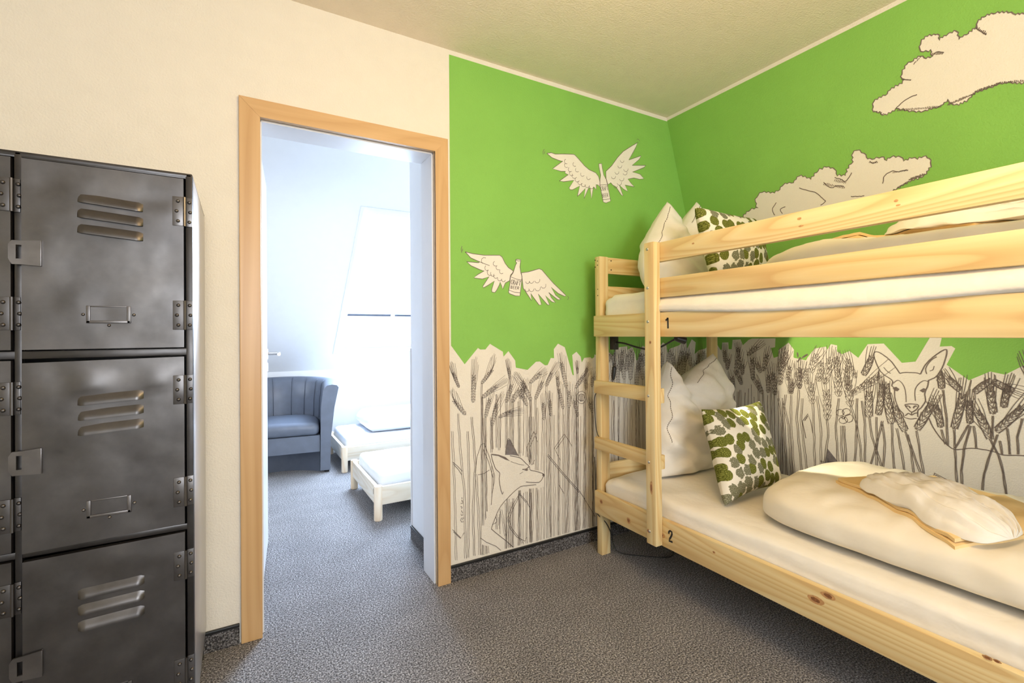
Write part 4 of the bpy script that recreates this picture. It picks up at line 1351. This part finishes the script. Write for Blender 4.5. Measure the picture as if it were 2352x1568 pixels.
# ---- pillows
def pillow(name, label, cat, mat, out, thick, origin, ux, uz, uy, crease=0.006, seed=0.0, uvs=False, seam=None, group=None, dent=None):
    """stuffed case. out: (left edge, right edge, bottom edge, top edge) as polylines of (a, b) in the cushion's own plane"""
    left, right, bottom, top = out
    def at(pl, t):
        # polyline by parameter
        n = len(pl) - 1
        i = min(int(t * n), n - 1)
        k = t * n - i
        P = [Vector(q) for q in pl]
        p0, p1, p2, p3 = P[max(i - 1, 0)], P[i], P[i + 1], P[min(i + 2, n)]
        return 0.5 * ((2 * p1) + (p2 - p0) * k + (2 * p0 - 5 * p1 + 4 * p2 - p3) * k * k + (3 * p1 - p0 - 3 * p2 + p3) * k ** 3)
    c00, c10, c01, c11 = Vector(bottom[0]), Vector(bottom[-1]), Vector(top[0]), Vector(top[-1])
    def flat(u, v):
        L, R, B, T_ = at(left, v), at(right, v), at(bottom, u), at(top, u)
        return L * (1 - u) + R * u + B * (1 - v) + T_ * v - (c00 * (1 - u) * (1 - v) + c10 * u * (1 - v) + c01 * (1 - u) * v + c11 * u * v)
    nu, nv = 44, 44
    ux, uz, uy = Vector(ux), Vector(uz), Vector(uy)
    origin = Vector(origin)
    verts, uv = [], []
    for sd in (1, -1):
        for j in range(nv):
            for i in range(nu):
                u, v = i / (nu - 1), j / (nv - 1)
                p = flat(u, v)
                e = (1 - abs(2 * u - 1) ** 2.6) * (1 - abs(2 * v - 1) ** 2.6)
                t = thick * max(0.0, e) ** 0.55
                if crease:
                    w = min(1, e * 3)
                    t += w * crease * (noise.noise((p.x * 5 + seed, p.y * 16 + p.x * 9, seed)) + 0.6 * noise.noise((p.x * 12 + seed, p.y * 20, 3 + seed)))
                if dent:
                    a0, a1 = Vector(dent[0]), Vector(dent[1])
                    k_ = min(1, max(0, (p - a0).dot(a1 - a0) / (a1 - a0).length_squared))
                    t -= min(1, e * 3) * dent[2] * (1 - 0.8 * k_) * math.exp(-((p - a0.lerp(a1, k_)).length / 0.035) ** 2)
                q = origin + ux * p.x + uz * p.y + uy * (sd * t + 0.0008 * sd)
                verts.append(q)
                uv.append((p.x * 1.0, p.y * 1.0))
    n = nu * nv
    faces = []
    for j in range(nv - 1):
        for i in range(nu - 1):
            a_, b_, c_, d_ = j * nu + i, j * nu + i + 1, (j + 1) * nu + i + 1, (j + 1) * nu + i
            faces.append([a_, b_, c_, d_])
            faces.append([n + d_, n + c_, n + b_, n + a_])
    rim = [i for i in range(nu)] + [j * nu + nu - 1 for j in range(1, nv)] + [(nv - 1) * nu + i for i in range(nu - 2, -1, -1)] + [j * nu for j in range(nv - 2, 0, -1)]
    for i in range(len(rim)):
        a_, b_ = rim[i], rim[(i + 1) % len(rim)]
        faces.append([b_, a_, n + a_, n + b_])
    o = obj(name, verts, faces, mat, None, True, uv=uv)
    tag(o, label, cat, group)
    if seam:
        # row of hem stitches a finger's breadth inside the edge
        mb = MB()
        for (edge, lo_, hi_, ins) in seam:
            k = int((hi_ - lo_) / 0.016)
            for i in range(k):
                t0 = lo_ + i * 0.016
                pts = []
                for t in (t0, t0 + 0.010):
                    u, v = {'L': (ins, t), 'T': (t, 1 - ins), 'R': (1 - ins, t)}[edge]
                    p = flat(u, v)
                    e = (1 - abs(2 * u - 1) ** 2.6) * (1 - abs(2 * v - 1) ** 2.6)
                    tt = thick * max(0.0, e) ** 0.55
                    if crease:
                        w = min(1, e * 3)
                        tt += w * crease * (noise.noise((p.x * 5 + seed, p.y * 16 + p.x * 9, seed)) + 0.6 * noise.noise((p.x * 12 + seed, p.y * 20, 3 + seed)))
                    pts.append(origin + ux * p.x + uz * p.y + uy * (tt + 0.0022))
                mb.tube(pts, 0.0016, 4)
        mb.build('hem_stitching', 'stitch', o)['kind'] = 'stuff'
    return o


UYF = Vector((0.05, -1.0, 0.10)).normalized()     # faces the foot of the bed, leaning back
UXP = Vector((1.0, 0.05, 0.0)).normalized()
UZP = UXP.cross(-UYF).normalized() if UXP.cross(-UYF).z > 0 else -UXP.cross(-UYF).normalized()
# lower bunk: big white pillow with two pointed corners
o_ = Vector((1.775, 1.685, 0.416))
pillow('pillow', 'big white pillow with two pointed corners standing on the lower bunk', 'pillow', 'linen',
       ([(0.02, 0.01), (0.035, 0.16), (0.06, 0.30), (0.10, 0.44), (0.175, 0.585)], [(0.64, 0.01), (0.690, 0.15), (0.685, 0.32), (0.655, 0.46), (0.575, 0.612)],
        [(0.02, 0.01), (0.16, 0.0), (0.32, -0.004), (0.48, 0.0), (0.64, 0.01)], [(0.175, 0.585), (0.205, 0.53), (0.262, 0.455), (0.390, 0.535), (0.575, 0.612)]),
       0.120, o_, UXP, UZP, UYF, 0.046, 1.7, dent=((0.262, 0.46), (0.33, 0.24), 0.040), seam=[('L', 0.30, 0.95, 0.055), ('T', 0.60, 0.97, 0.05)])
o_ = Vector((1.725, 1.700, 1.349))
pillow('pillow', 'big white pillow with two pointed corners standing on the upper bunk', 'pillow', 'linen',
       ([(0.045, 0.005), (0.018, 0.10), (0.036, 0.21), (0.115, 0.335), (0.250, 0.495)], [(0.60, 0.005), (0.63, 0.12), (0.62, 0.25), (0.58, 0.39), (0.500, 0.530)],
        [(0.045, 0.005), (0.18, -0.002), (0.32, -0.004), (0.46, -0.002), (0.60, 0.005)], [(0.250, 0.495), (0.290, 0.425), (0.330, 0.365), (0.41, 0.445), (0.500, 0.530)]),
       0.112, o_, UXP, UZP, UYF, 0.022, 6.1, dent=((0.33, 0.37), (0.36, 0.20), 0.035), seam=[('L', 0.35, 0.95, 0.055), ('T', 0.62, 0.97, 0.05)])


def cushion(label, c4, thick, seed):
    BL, BR, TR, TL = [Vector(p) for p in c4]
    ux = ((BR - BL) + (TR - TL)).normalized()
    nz = ux.cross(((TL - BL) + (TR - BR)).normalized()).normalized()
    uz = nz.cross(ux).normalized()
    if uz.z < 0:
        uz = -uz
    uy = nz if nz.y < 0 else -nz
    def pl(p):
        d = p - BL
        return (d.dot(ux), d.dot(uz))
    q = [Vector(pl(p)) for p in (BL, BR, TR, TL)]
    ctr = (q[0] + q[1] + q[2] + q[3]) / 4
    def edge(a_, b_):
        pts = []
        for t in (0, .25, .5, .75, 1):
            p = a_.lerp(b_, t)
            p = p + (ctr - p) * 0.085 * sin(pi * t)
            pts.append(tuple(p))
        return pts
    return pillow('cushion', label, 'cushion', 'hops', (edge(q[0], q[3]), edge(q[1], q[2]), edge(q[0], q[1]), edge(q[3], q[2])), thick, BL, ux, uz, uy, 0.006, seed)


cushion('green hop-patterned cushion leaning on the white pillow of the lower bunk', ((1.752, 1.275, 0.424), (2.150, 1.255, 0.455), (2.255, 1.440, 0.800), (1.835, 1.435, 0.802)), 0.075, 2.0)
cushion('green hop-patterned cushion leaning on the white pillow of the upper bunk', ((1.775, 1.335, 1.362), (2.235, 1.330, 1.415), (2.190, 1.415, 1.700), (1.728, 1.350, 1.700)), 0.075, 5.0)


# ---- duvets, folded sheets and the crumpled white covers on them
def duvet_dims(z0):
    """centre x, half width, height of the widest line, crown above it"""
    return (2.075, 0.385, 0.075, 0.088) if z0 < 1 else (2.095, 0.372, 0.052, 0.092)


def duvet_end(ey):
    return max(0.0, 1 - abs(ey) ** 7)


def duvet_noise(x, y, s):
    n = 0.012 * noise.noise((x * 4 + s, y * 3, s)) + 0.007 * noise.noise((x * 13 + s, y * 9, s)) + 0.012 * noise.noise((1.0 + s, y * 2.4, s))
    n += 0.009 * noise.noise((x * 3 + y * 14 + s, y * 4 - x * 8, s + 2))
    n += 0.007 * noise.noise((x * 6 + y * 2 + s, y * 21 + x * 5, s + 4)) + 0.005 * noise.noise((x * 18 - y * 6, y * 10, s + 6))
    if s > 3:
        n -= 0.045 * min(1.0, max(0.0, (0.95 - y) / 0.45))
    return n - 0.010 * max(0, 1 - y / 0.8) * max(0, (x - 2.0))


def duvet_h(x, y, z0, s):
    """height of the duvet's top"""
    cx, hw, zc, hh = duvet_dims(z0)
    ey = (y - 0.53 - 0.16 * (x - 2.035)) / 0.67
    if abs(ey) >= 1:
        return z0
    ex = abs((x - cx) / (hw * duvet_end(ey) ** 0.22))
    if ex >= 1:
        return z0
    q = duvet_end(ey) ** 0.42
    return z0 + zc * q ** 0.3 + hh * q * (1 - ex ** 4) ** 0.35 + duvet_noise(x, y, s) * min(1, (1 - ex) * 6) * q


def duvet(label, z0, s):
    cx, hw, zc, hh = duvet_dims(z0)
    na, nl = 72, 84
    v = []
    for j in range(nl):
        ey = -cos(pi * j / (nl - 1)) * 0.9999
        q, qx = duvet_end(ey) ** 0.42, duvet_end(ey) ** 0.22
        for i in range(na):
            t = 2 * pi * i / na
            c, sn_ = cos(t), sin(t)
            sx = math.copysign(abs(c) ** 0.5, c)
            x = cx + hw * qx * sx
            y = 0.53 + 0.67 * ey + 0.16 * (x - 2.035)
            fade = min(1, (1 - abs(sx)) * 6)
            if sn_ >= 0:
                z = z0 + zc * q ** 0.3 + hh * q * sn_ ** 0.7 + duvet_noise(x, y, s) * fade * q
            else:
                z = z0 + zc * q ** 0.3 - zc * q ** 0.3 * min(1.0, abs(sn_) ** 0.6)
            # shallow gathers along the seam
            g = 0.006 * noise.noise((y * 11, t * 2, s)) * (1 - fade)
            v.append(Vector((x + g, y, max(z, z0 + 0.0005))))
    f = [[j * na + i, j * na + (i + 1) % na, (j + 1) * na + (i + 1) % na, (j + 1) * na + i] for j in range(nl - 1) for i in range(na)]
    f += [list(range(na))[::-1], list(range((nl - 1) * na, nl * na))]
    o = obj('duvet', v, f, 'cover', None, True)
    return tag(o, label, 'duvet')


def sheet_stack(label, z0, s):
    """straw-coloured sheet folded flat, two layers visible along its edges"""
    A, B, C, D = Vector((1.960, 0.950)), Vector((1.715, 0.530)), Vector((2.080, 0.300)), Vector((2.300, 0.770))
    if z0 > 1:
        A, B, C, D = Vector((2.02, 0.99)), Vector((1.90, 0.53)), Vector((2.25, 0.35)), Vector((2.34, 0.80))
    o = thing('folded_sheet', label, 'sheet', (2.0, 0.62, z0 + 0.17))
    for k in range(2):
        ins = 0.012 * k
        nu, nv = 22, 22
        def P(u, v):
            q = (A * (1 - u) + B * u) * (1 - v) + (D * (1 - u) + C * u) * v
            c = (A + B + C + D) / 4
            return q + (c - q) * ins * 2
        lift = 0.010 + 0.012 * k
        top = []
        for j in range(nv):
            for i in range(nu):
                q = P(i / (nu - 1), j / (nv - 1))
                curl = 0.006 * noise.noise((q.x * 9, q.y * 9, s + k))
                top.append(Vector((q.x, q.y, max(duvet_h(q.x, q.y, z0, s), z0 + 0.09) + lift + curl)))
        n = len(top)
        bot = [p - Vector((0, 0, 0.010)) for p in top]
        f = [[j * nu + i, j * nu + i + 1, (j + 1) * nu + i + 1, (j + 1) * nu + i] for j in range(nv - 1) for i in range(nu - 1)]
        rim = [i for i in range(nu)] + [j * nu + nu - 1 for j in range(1, nv)] + [(nv - 1) * nu + i for i in range(nu - 2, -1, -1)] + [j * nu for j in range(nv - 2, 0, -1)]
        f2 = [[n + q for q in fc[::-1]] for fc in f]
        f3 = [[rim[(i + 1) % len(rim)], rim[i], n + rim[i], n + rim[(i + 1) % len(rim)]] for i in range(len(rim))]
        obj('sheet_layer', top + bot, f + f2 + f3, 'sheet', o, True, angle=0.9)
    return o


def crumpled(label, z0, s, grow=0.0):
    """white pillowcase lying crumpled, with long folds"""
    P0, P1 = Vector((1.975, 0.845)), Vector((1.815, 0.430))
    if z0 > 1:
        P0, P1 = Vector((2.07, 0.80)), Vector((1.97, 0.37))
    ax = (P1 - P0)
    L = ax.length
    ax.normalize()
    pr = Vector((-ax.y, ax.x))
    nu, nv = 64, 40
    def fn(u, v):
        a_, b_ = 2 * u - 1, 2 * v - 1
        hw = 0.098 * (1 - abs(a_) ** 3.2) ** 0.5 * (1 + 0.30 * noise.noise((u * 4.5, 1.0 if v > 0.5 else 7.0, s))) + 0.014
        c = P0 + ax * (L * u) + pr * (0.018 * sin(u * 5 + s))
        q = c + pr * (b_ * hw)
        e = max(0.0, (1 - abs(a_) ** 3)) ** 0.6 * max(0.0, 1 - abs(b_) ** 2.2) ** 0.55
        h = (0.066 + grow) * e
        # folds run along the piece and fan out towards its right end
        fold = 0.55 - 2.6 * abs(noise.noise((b_ * 4.2 + 0.7 * sin(u * 4), u * 1.0, s))) + 0.9 * noise.noise((b_ * 9 + u * 1.5, u * 1.6, 5 + s))
        h += 0.017 * fold * min(1, e * 2.5)
        gap = 0.0
        if b_ < -0.55 and 0.35 < u < 0.6:
            gap = 0.014 * (1 - abs(u - 0.47) / 0.13)
        base = max(duvet_h(q.x, q.y, z0, s), z0 + 0.09) + 0.024
        return Vector((q.x, q.y, base + max(0.0, h) + gap))
    v, f = grid(nu, nv, fn)
    n = len(v)
    under = []
    for p in v:
        under.append(Vector((p.x, p.y, min(p.z - 0.002, max(duvet_h(p.x, p.y, z0, s), z0 + 0.09) + 0.0235))))
    rim = [i for i in range(nu)] + [j * nu + nu - 1 for j in range(1, nv)] + [(nv - 1) * nu + i for i in range(nu - 2, -1, -1)] + [j * nu for j in range(nv - 2, 0, -1)]
    f2 = [[n + q for q in fc[::-1]] for fc in f]
    f3 = [[rim[(i + 1) % len(rim)], rim[i], n + rim[i], n + rim[(i + 1) % len(rim)]] for i in range(len(rim))]
    o = obj('pillowcase', v + under, f + f2 + f3, 'linen', None, True)
    return tag(o, label, 'pillowcase')


duvet('cream duvet folded lengthwise along the lower bunk', 0.413, 0.0)
sheet_stack('straw-yellow folded sheet lying on the lower bunk\'s duvet', 0.413, 0.0)
crumpled('crumpled white pillowcase on top of the lower bunk\'s yellow sheet', 0.413, 0.0)
duvet('cream duvet showing above the guard rail of the upper bunk', 1.341, 3.3)
sheet_stack('straw-yellow folded sheet lying on the upper bunk\'s duvet', 1.341, 3.3)
crumpled('crumpled white pillowcase just under the top rail of the upper bunk', 1.341, 3.3, -0.006)

# ---- reading lamp clamped to the corner post, its cable and switch
lamp = thing('clamp_lamp', 'black clamp lamp with a cable fixed inside the bunk bed corner post', 'lamp', (1.69, 1.88, 1.10))
m = MB().box((1.676, 1.862, 1.060), (1.712, 1.890, 1.128), 0.003)
m.box((1.676, 1.850, 1.086), (1.690, 1.866, 1.104), 0.002)
m.build('clamp', 'black', lamp, angle=0.7)
arm = [(1.690, 1.852, 1.098), (1.692, 1.80, 1.094), (1.700, 1.72, 1.076), (1.712, 1.645, 1.066), (1.722, 1.58, 1.082), (1.730, 1.52, 1.112), (1.733, 1.49, 1.118)]
def smooth(pts, k=5):
    P = [Vector(p) for p in pts]
    out = []
    for i in range(len(P) - 1):
        p0, p1, p2, p3 = P[max(i - 1, 0)], P[i], P[i + 1], P[min(i + 2, len(P) - 1)]
        for j in range(k):
            t = j / k
            out.append(0.5 * ((2 * p1) + (p2 - p0) * t + (2 * p0 - 5 * p1 + 4 * p2 - p3) * t * t + (3 * p1 - p0 - 3 * p2 + p3) * t ** 3))
    return out + [P[-1]]
MB().tube(smooth(arm), 0.0045, 8).build('gooseneck', 'black', lamp, True)
hd = (Vector((2.80, 0.92, 0.72)) - LAMP_AT).normalized()
hp = LAMP_AT - hd * 0.024
hr = [(0.0, 0.017), (0.010, 0.016), (-0.010, 0.0165), (-0.030, 0.014), (-0.040, 0.006)]
MB().tube([hp - hd * 0.045, hp - hd * 0.036, hp - hd * 0.012, hp + hd * 0.006], [0.006, 0.014, 0.0165, 0.017], 14).build('lamp_head', 'black', lamp, angle=0.6)
MB().tube(smooth([(1.690, 1.866, 1.062), (1.690, 1.868, 1.02), (1.688, 1.870, 0.985), (1.686, 1.872, 0.972)]), 0.0022, 6).build('cable', 'black', lamp, True)
m = MB().tube([(1.688, 1.870, 0.975), (1.687, 1.870, 0.968), (1.684, 1.871, 0.930), (1.680, 1.872, 0.903)], [0.006, 0.011, 0.0105, 0.007], 10)
m.build('switch', 'black', lamp, angle=0.6)
cab = [(1.680, 1.872, 0.905), (1.676, 1.886, 0.88), (1.66, 1.934, 0.86), (1.615, 1.938, 0.82), (1.6085, 1.934, 0.74), (1.608, 1.925, 0.66), (1.608, 1.910, 0.620), (1.612, 1.890, 0.60)]
MB().tube(smooth(cab), 0.0022, 6).build('cable', 'black', lamp, True)
cab = [(1.605, 1.9340, 0.50), (1.609, 1.9330, 0.36), (1.609, 1.928, 0.25), (1.610, 1.916, 0.205), (1.640, 1.888, 0.165), (1.672, 1.884, 0.10), (1.682, 1.883, 0.05), (1.70, 1.86, 0.012), (1.76, 1.80, 0.005), (1.90, 1.70, 0.004), (2.00, 1.78, 0.004)]
MB().tube(smooth(cab), 0.0024, 6).build('cable', 'black', lamp, True)

# ================================================================== NEXT ROOM
def stacking_bed(label, group=None):
    """low bed of pale pine: half-round corner posts, boards between them"""
    t = thing('low_bed', label, 'bed', (1.70, 3.32, 0))
    x0, x1, y0, y1 = 0.712, 2.72, 2.935, 3.690
    for x in (x0, x1 - 0.05):
        for y in (y0, y1 - 0.05):
            c = (x + 0.027, y + 0.025)
            MB().tube([(c[0], c[1], 0), (c[0], c[1], 0.004), (c[0], c[1], 0.209), (c[0], c[1], 0.213)], [0.023, 0.026, 0.026, 0.024], 16).build('leg', 'pale_z', t, angle=0.6)
    MB().box((x0 + 0.035, y0 + 0.012, 0.095), (x1 - 0.035, y0 + 0.036, 0.208), 0.003).build('side_board', 'pale_x', t, angle=0.6)
    MB().box((x0 + 0.035, y1 - 0.036, 0.095), (x1 - 0.035, y1 - 0.012, 0.208), 0.003).build('side_board', 'pale_x', t, angle=0.6)
    MB().box((x0 + 0.012, y0 + 0.03, 0.095), (x0 + 0.035, y1 - 0.03, 0.208), 0.003).build('end_board', 'pale_y', t, angle=0.6)
    MB().box((x1 - 0.035, y0 + 0.03, 0.095), (x1 - 0.012, y1 - 0.03, 0.208), 0.003).build('end_board', 'pale_y', t, angle=0.6)
    for i in range(11):
        MB().box((x0 + 0.12 + i * 0.17, y0 + 0.036, 0.112), (x0 + 0.19 + i * 0.17, y1 - 0.036, 0.128)).build('slat', 'pale_y', t)
    MB().box((x0 + 0.0105, y0 + 0.075, 0.150), (x0 + 0.013, y0 + 0.078, 0.185)).build('handle_slot', 'hole', t)
    return t


b1 = stacking_bed('low pale pine bed nearer the doorway, cut off by the wall')
b2 = tree_copy(b1)
b2.location = b1.location + Vector((0.018, 1.175, 0))
b2['label'] = 'low pale pine bed further back, beside the armchair'


def rmattress(dx, dy, label):
    lo, hi = (0.762 + dx, 2.985 + dy, 0.129), (2.67 + dx, 3.640 + dy, 0.275)
    def sq(p):
        if p.z > 0.24:
            p = p + Vector((0, 0, 0.006 * noise.noise((p.x * 6, p.y * 14, 2 + dy))))
        return p
    # the sheet hangs over the low boards
    v, f = round_box(lo, hi, 0.04, (34, 18, 8), 0.004, 9.0, dy, squash=sq)
    return tag(obj('mattress', v, f, 'linen2', None, True), label, 'mattress')


rmattress(0, 0, 'white mattress on the low bed nearer the doorway')
rmattress(0.018, 1.175, 'white mattress on the low bed beside the armchair')


def bedding(name, label, cat, lo, hi, r, seed, amp):
    def sq(p):
        d = amp * noise.noise((p.x * 5 + seed, p.y * 9, p.z * 14)) + amp * 0.6 * noise.noise((p.x * 16, p.y * 12, p.z * 30 + seed))
        c = Vector(((lo[0] + hi[0]) / 2, (lo[1] + hi[1]) / 2, lo[2]))
        n = (p - c).normalized()
        return p + n * d if p.z > lo[2] + 0.012 else Vector((p.x, p.y, lo[2]))
    v, f = round_box(lo, hi, r, (20, 16, 9), squash=sq)
    return tag(obj(name, v, f, 'linen2', None, True), label, cat)


bedding('duvet', 'white rolled duvet on the low bed beside the armchair', 'duvet', (0.98, 4.24, 0.282), (1.85, 4.80, 0.43), 0.07, 1.0, 0.016)
bedding('pillow', 'white pillow on the low bed beside the armchair, behind its rolled duvet', 'pillow', (1.90, 4.22, 0.282), (2.55, 4.80, 0.42), 0.06, 8.0, 0.012)
bedding('duvet', 'white folded duvet on the low bed nearer the doorway, at the door edge', 'duvet', (1.235, 3.05, 0.282), (2.0, 3.60, 0.44), 0.08, 4.0, 0.014)

# ---- tub armchair
arm_c = Vector((0.308, 4.560, 0))
ang = radians(-7)
chair = thing('tub_armchair', 'blue-grey leather tub armchair seen through the doorway', 'armchair', (arm_c.x, arm_c.y, 0))
ca, sa = cos(ang), sin(ang)


def ch(x, y, z):
    return Vector((arm_c.x + x * ca - y * sa, arm_c.y + x * sa + y * ca, z))


AW, AD = 0.365, 0.30      # half width, depth of the straight arms
def plan(t, r):
    """horseshoe: t 0..1 from right front round the back to left front; r offset outwards"""
    Ls, La = AD, pi * AW
    s = t * (2 * Ls + La)
    if s < Ls:
        return Vector((AW + r, -AD + s)), Vector((1, 0))
    if s < Ls + La:
        th = (s - Ls) / AW
        d = Vector((cos(th), sin(th) * 0.80))
        return Vector((cos(th) * (AW + r), sin(th) * (AW * 0.80 + r))), Vector((cos(th), sin(th)))
    return Vector((-AW - r, -(s - Ls - La))), Vector((-1, 0))


nt_ = 57
sec = [(-0.055, 0.03), (-0.052, 0.30), (-0.048, 0.55), (-0.030, 0.70), (0.0, 0.735), (0.040, 0.742), (0.078, 0.735), (0.092, 0.715), (0.058, 0.55), (0.030, 0.30), (0.022, 0.03)]
vv, ff = [], []
for i in range(nt_):
    t = i / (nt_ - 1)
    hb_ = 1.0 + 0.045 * sin(pi * t) ** 0.8
    for r, z in sec:
        p, _ = plan(t, r + 0.0)
        vv.append(ch(p.x, p.y, 0.018 + (z - 0.03) * (hb_ if z > 0.5 else 1)))
k = len(sec)
for i in range(nt_ - 1):
    for j in range(k - 1):
        ff.append([i * k + j, i * k + j + 1, (i + 1) * k + j + 1, (i + 1) * k + j])
    ff.append([i * k + k - 1, i * k, (i + 1) * k, (i + 1) * k + k - 1])
ff += [list(range(k))[::-1], list(range((nt_ - 1) * k, nt_ * k))]
shell = obj('shell', vv, ff, 'leather', chair, True, angle=1.0)
# seams of the inner back
for t in (0.20, 0.29, 0.37, 0.45, 0.55, 0.63, 0.71, 0.80):
    pts = []
    for r, z in ((-0.0545, 0.42), (-0.0515, 0.55), (-0.034, 0.70), (-0.01, 0.733)):
        p, _ = plan(t, r - 0.0015)
        pts.append(ch(p.x, p.y, 0.018 + (z - 0.03) * (1 + 0.045 * sin(pi * t) ** 0.8 if z > 0.5 else 1) + 0.001))
    MB().tube(pts, 0.0022, 6).build('seam', 'leather_dark', shell, True)
# seat cushion, apron and recessed plinth
def soft_d(lo, hi, r):
    v, f = round_box(lo, hi, r, (16, 16, 6), 0.0015, 5.0)
    out = []
    for p in v:
        q = p.copy()
        if q.y > 0:
            mx = sqrt(max(0.0, 1 - (q.y / 0.30) ** 2)) if q.y < 0.30 else 0
            q.x = q.x * (0.25 + 0.75 * mx)
        out.append(ch(q.x, q.y, q.z + 0.014 * (1 - (q.x / 0.3) ** 2) * (1 if q.z > lo[2] + 0.03 else 0)))
    return out, f
v, f = soft_d((-0.305, -0.295, 0.310), (0.305, 0.225, 0.412), 0.045)
obj('seat_cushion', v, f, 'leather', chair, True)
m = MB()
m.hexa([ch(-0.308, -0.285, 0.175), ch(0.308, -0.285, 0.175), ch(0.29, 0.20, 0.175), ch(-0.29, 0.20, 0.175)], [ch(-0.308, -0.285, 0.311), ch(0.308, -0.285, 0.311), ch(0.29, 0.20, 0.311), ch(-0.29, 0.20, 0.311)])
m.build('apron', 'leather', chair)
vv, ff = [], []
n_ = 17
for i in range(n_):
    x = -0.308 + 0.616 * i / (n_ - 1)
    y = -0.245 + 0.13 * (1 - (x / 0.308) ** 2)
    vv += [ch(x, y, 0.0), ch(x, y, 0.18)]
for i in range(n_ - 1):
    ff.append([2 * i, 2 * i + 2, 2 * i + 3, 2 * i + 1])
q = len(vv)
vv += [ch(0.29, 0.2, 0), ch(0.29, 0.2, 0.18), ch(-0.29, 0.2, 0), ch(-0.29, 0.2, 0.18)]
ff += [[2 * n_ - 2, q, q + 1, 2 * n_ - 1], [q, q + 2, q + 3, q + 1], [q + 2, 0, 1, q + 3]]
obj('plinth', vv, ff, 'leather_dark', chair, True, angle=0.8)
for x, y in ((-0.36, -0.27), (0.36, -0.27), (-0.25, 0.2), (0.25, 0.2)):
    m = MB().tube([ch(x, y, 0), ch(x, y, 0.02)], 0.018, 10)
    m.build('glide', 'black', chair)
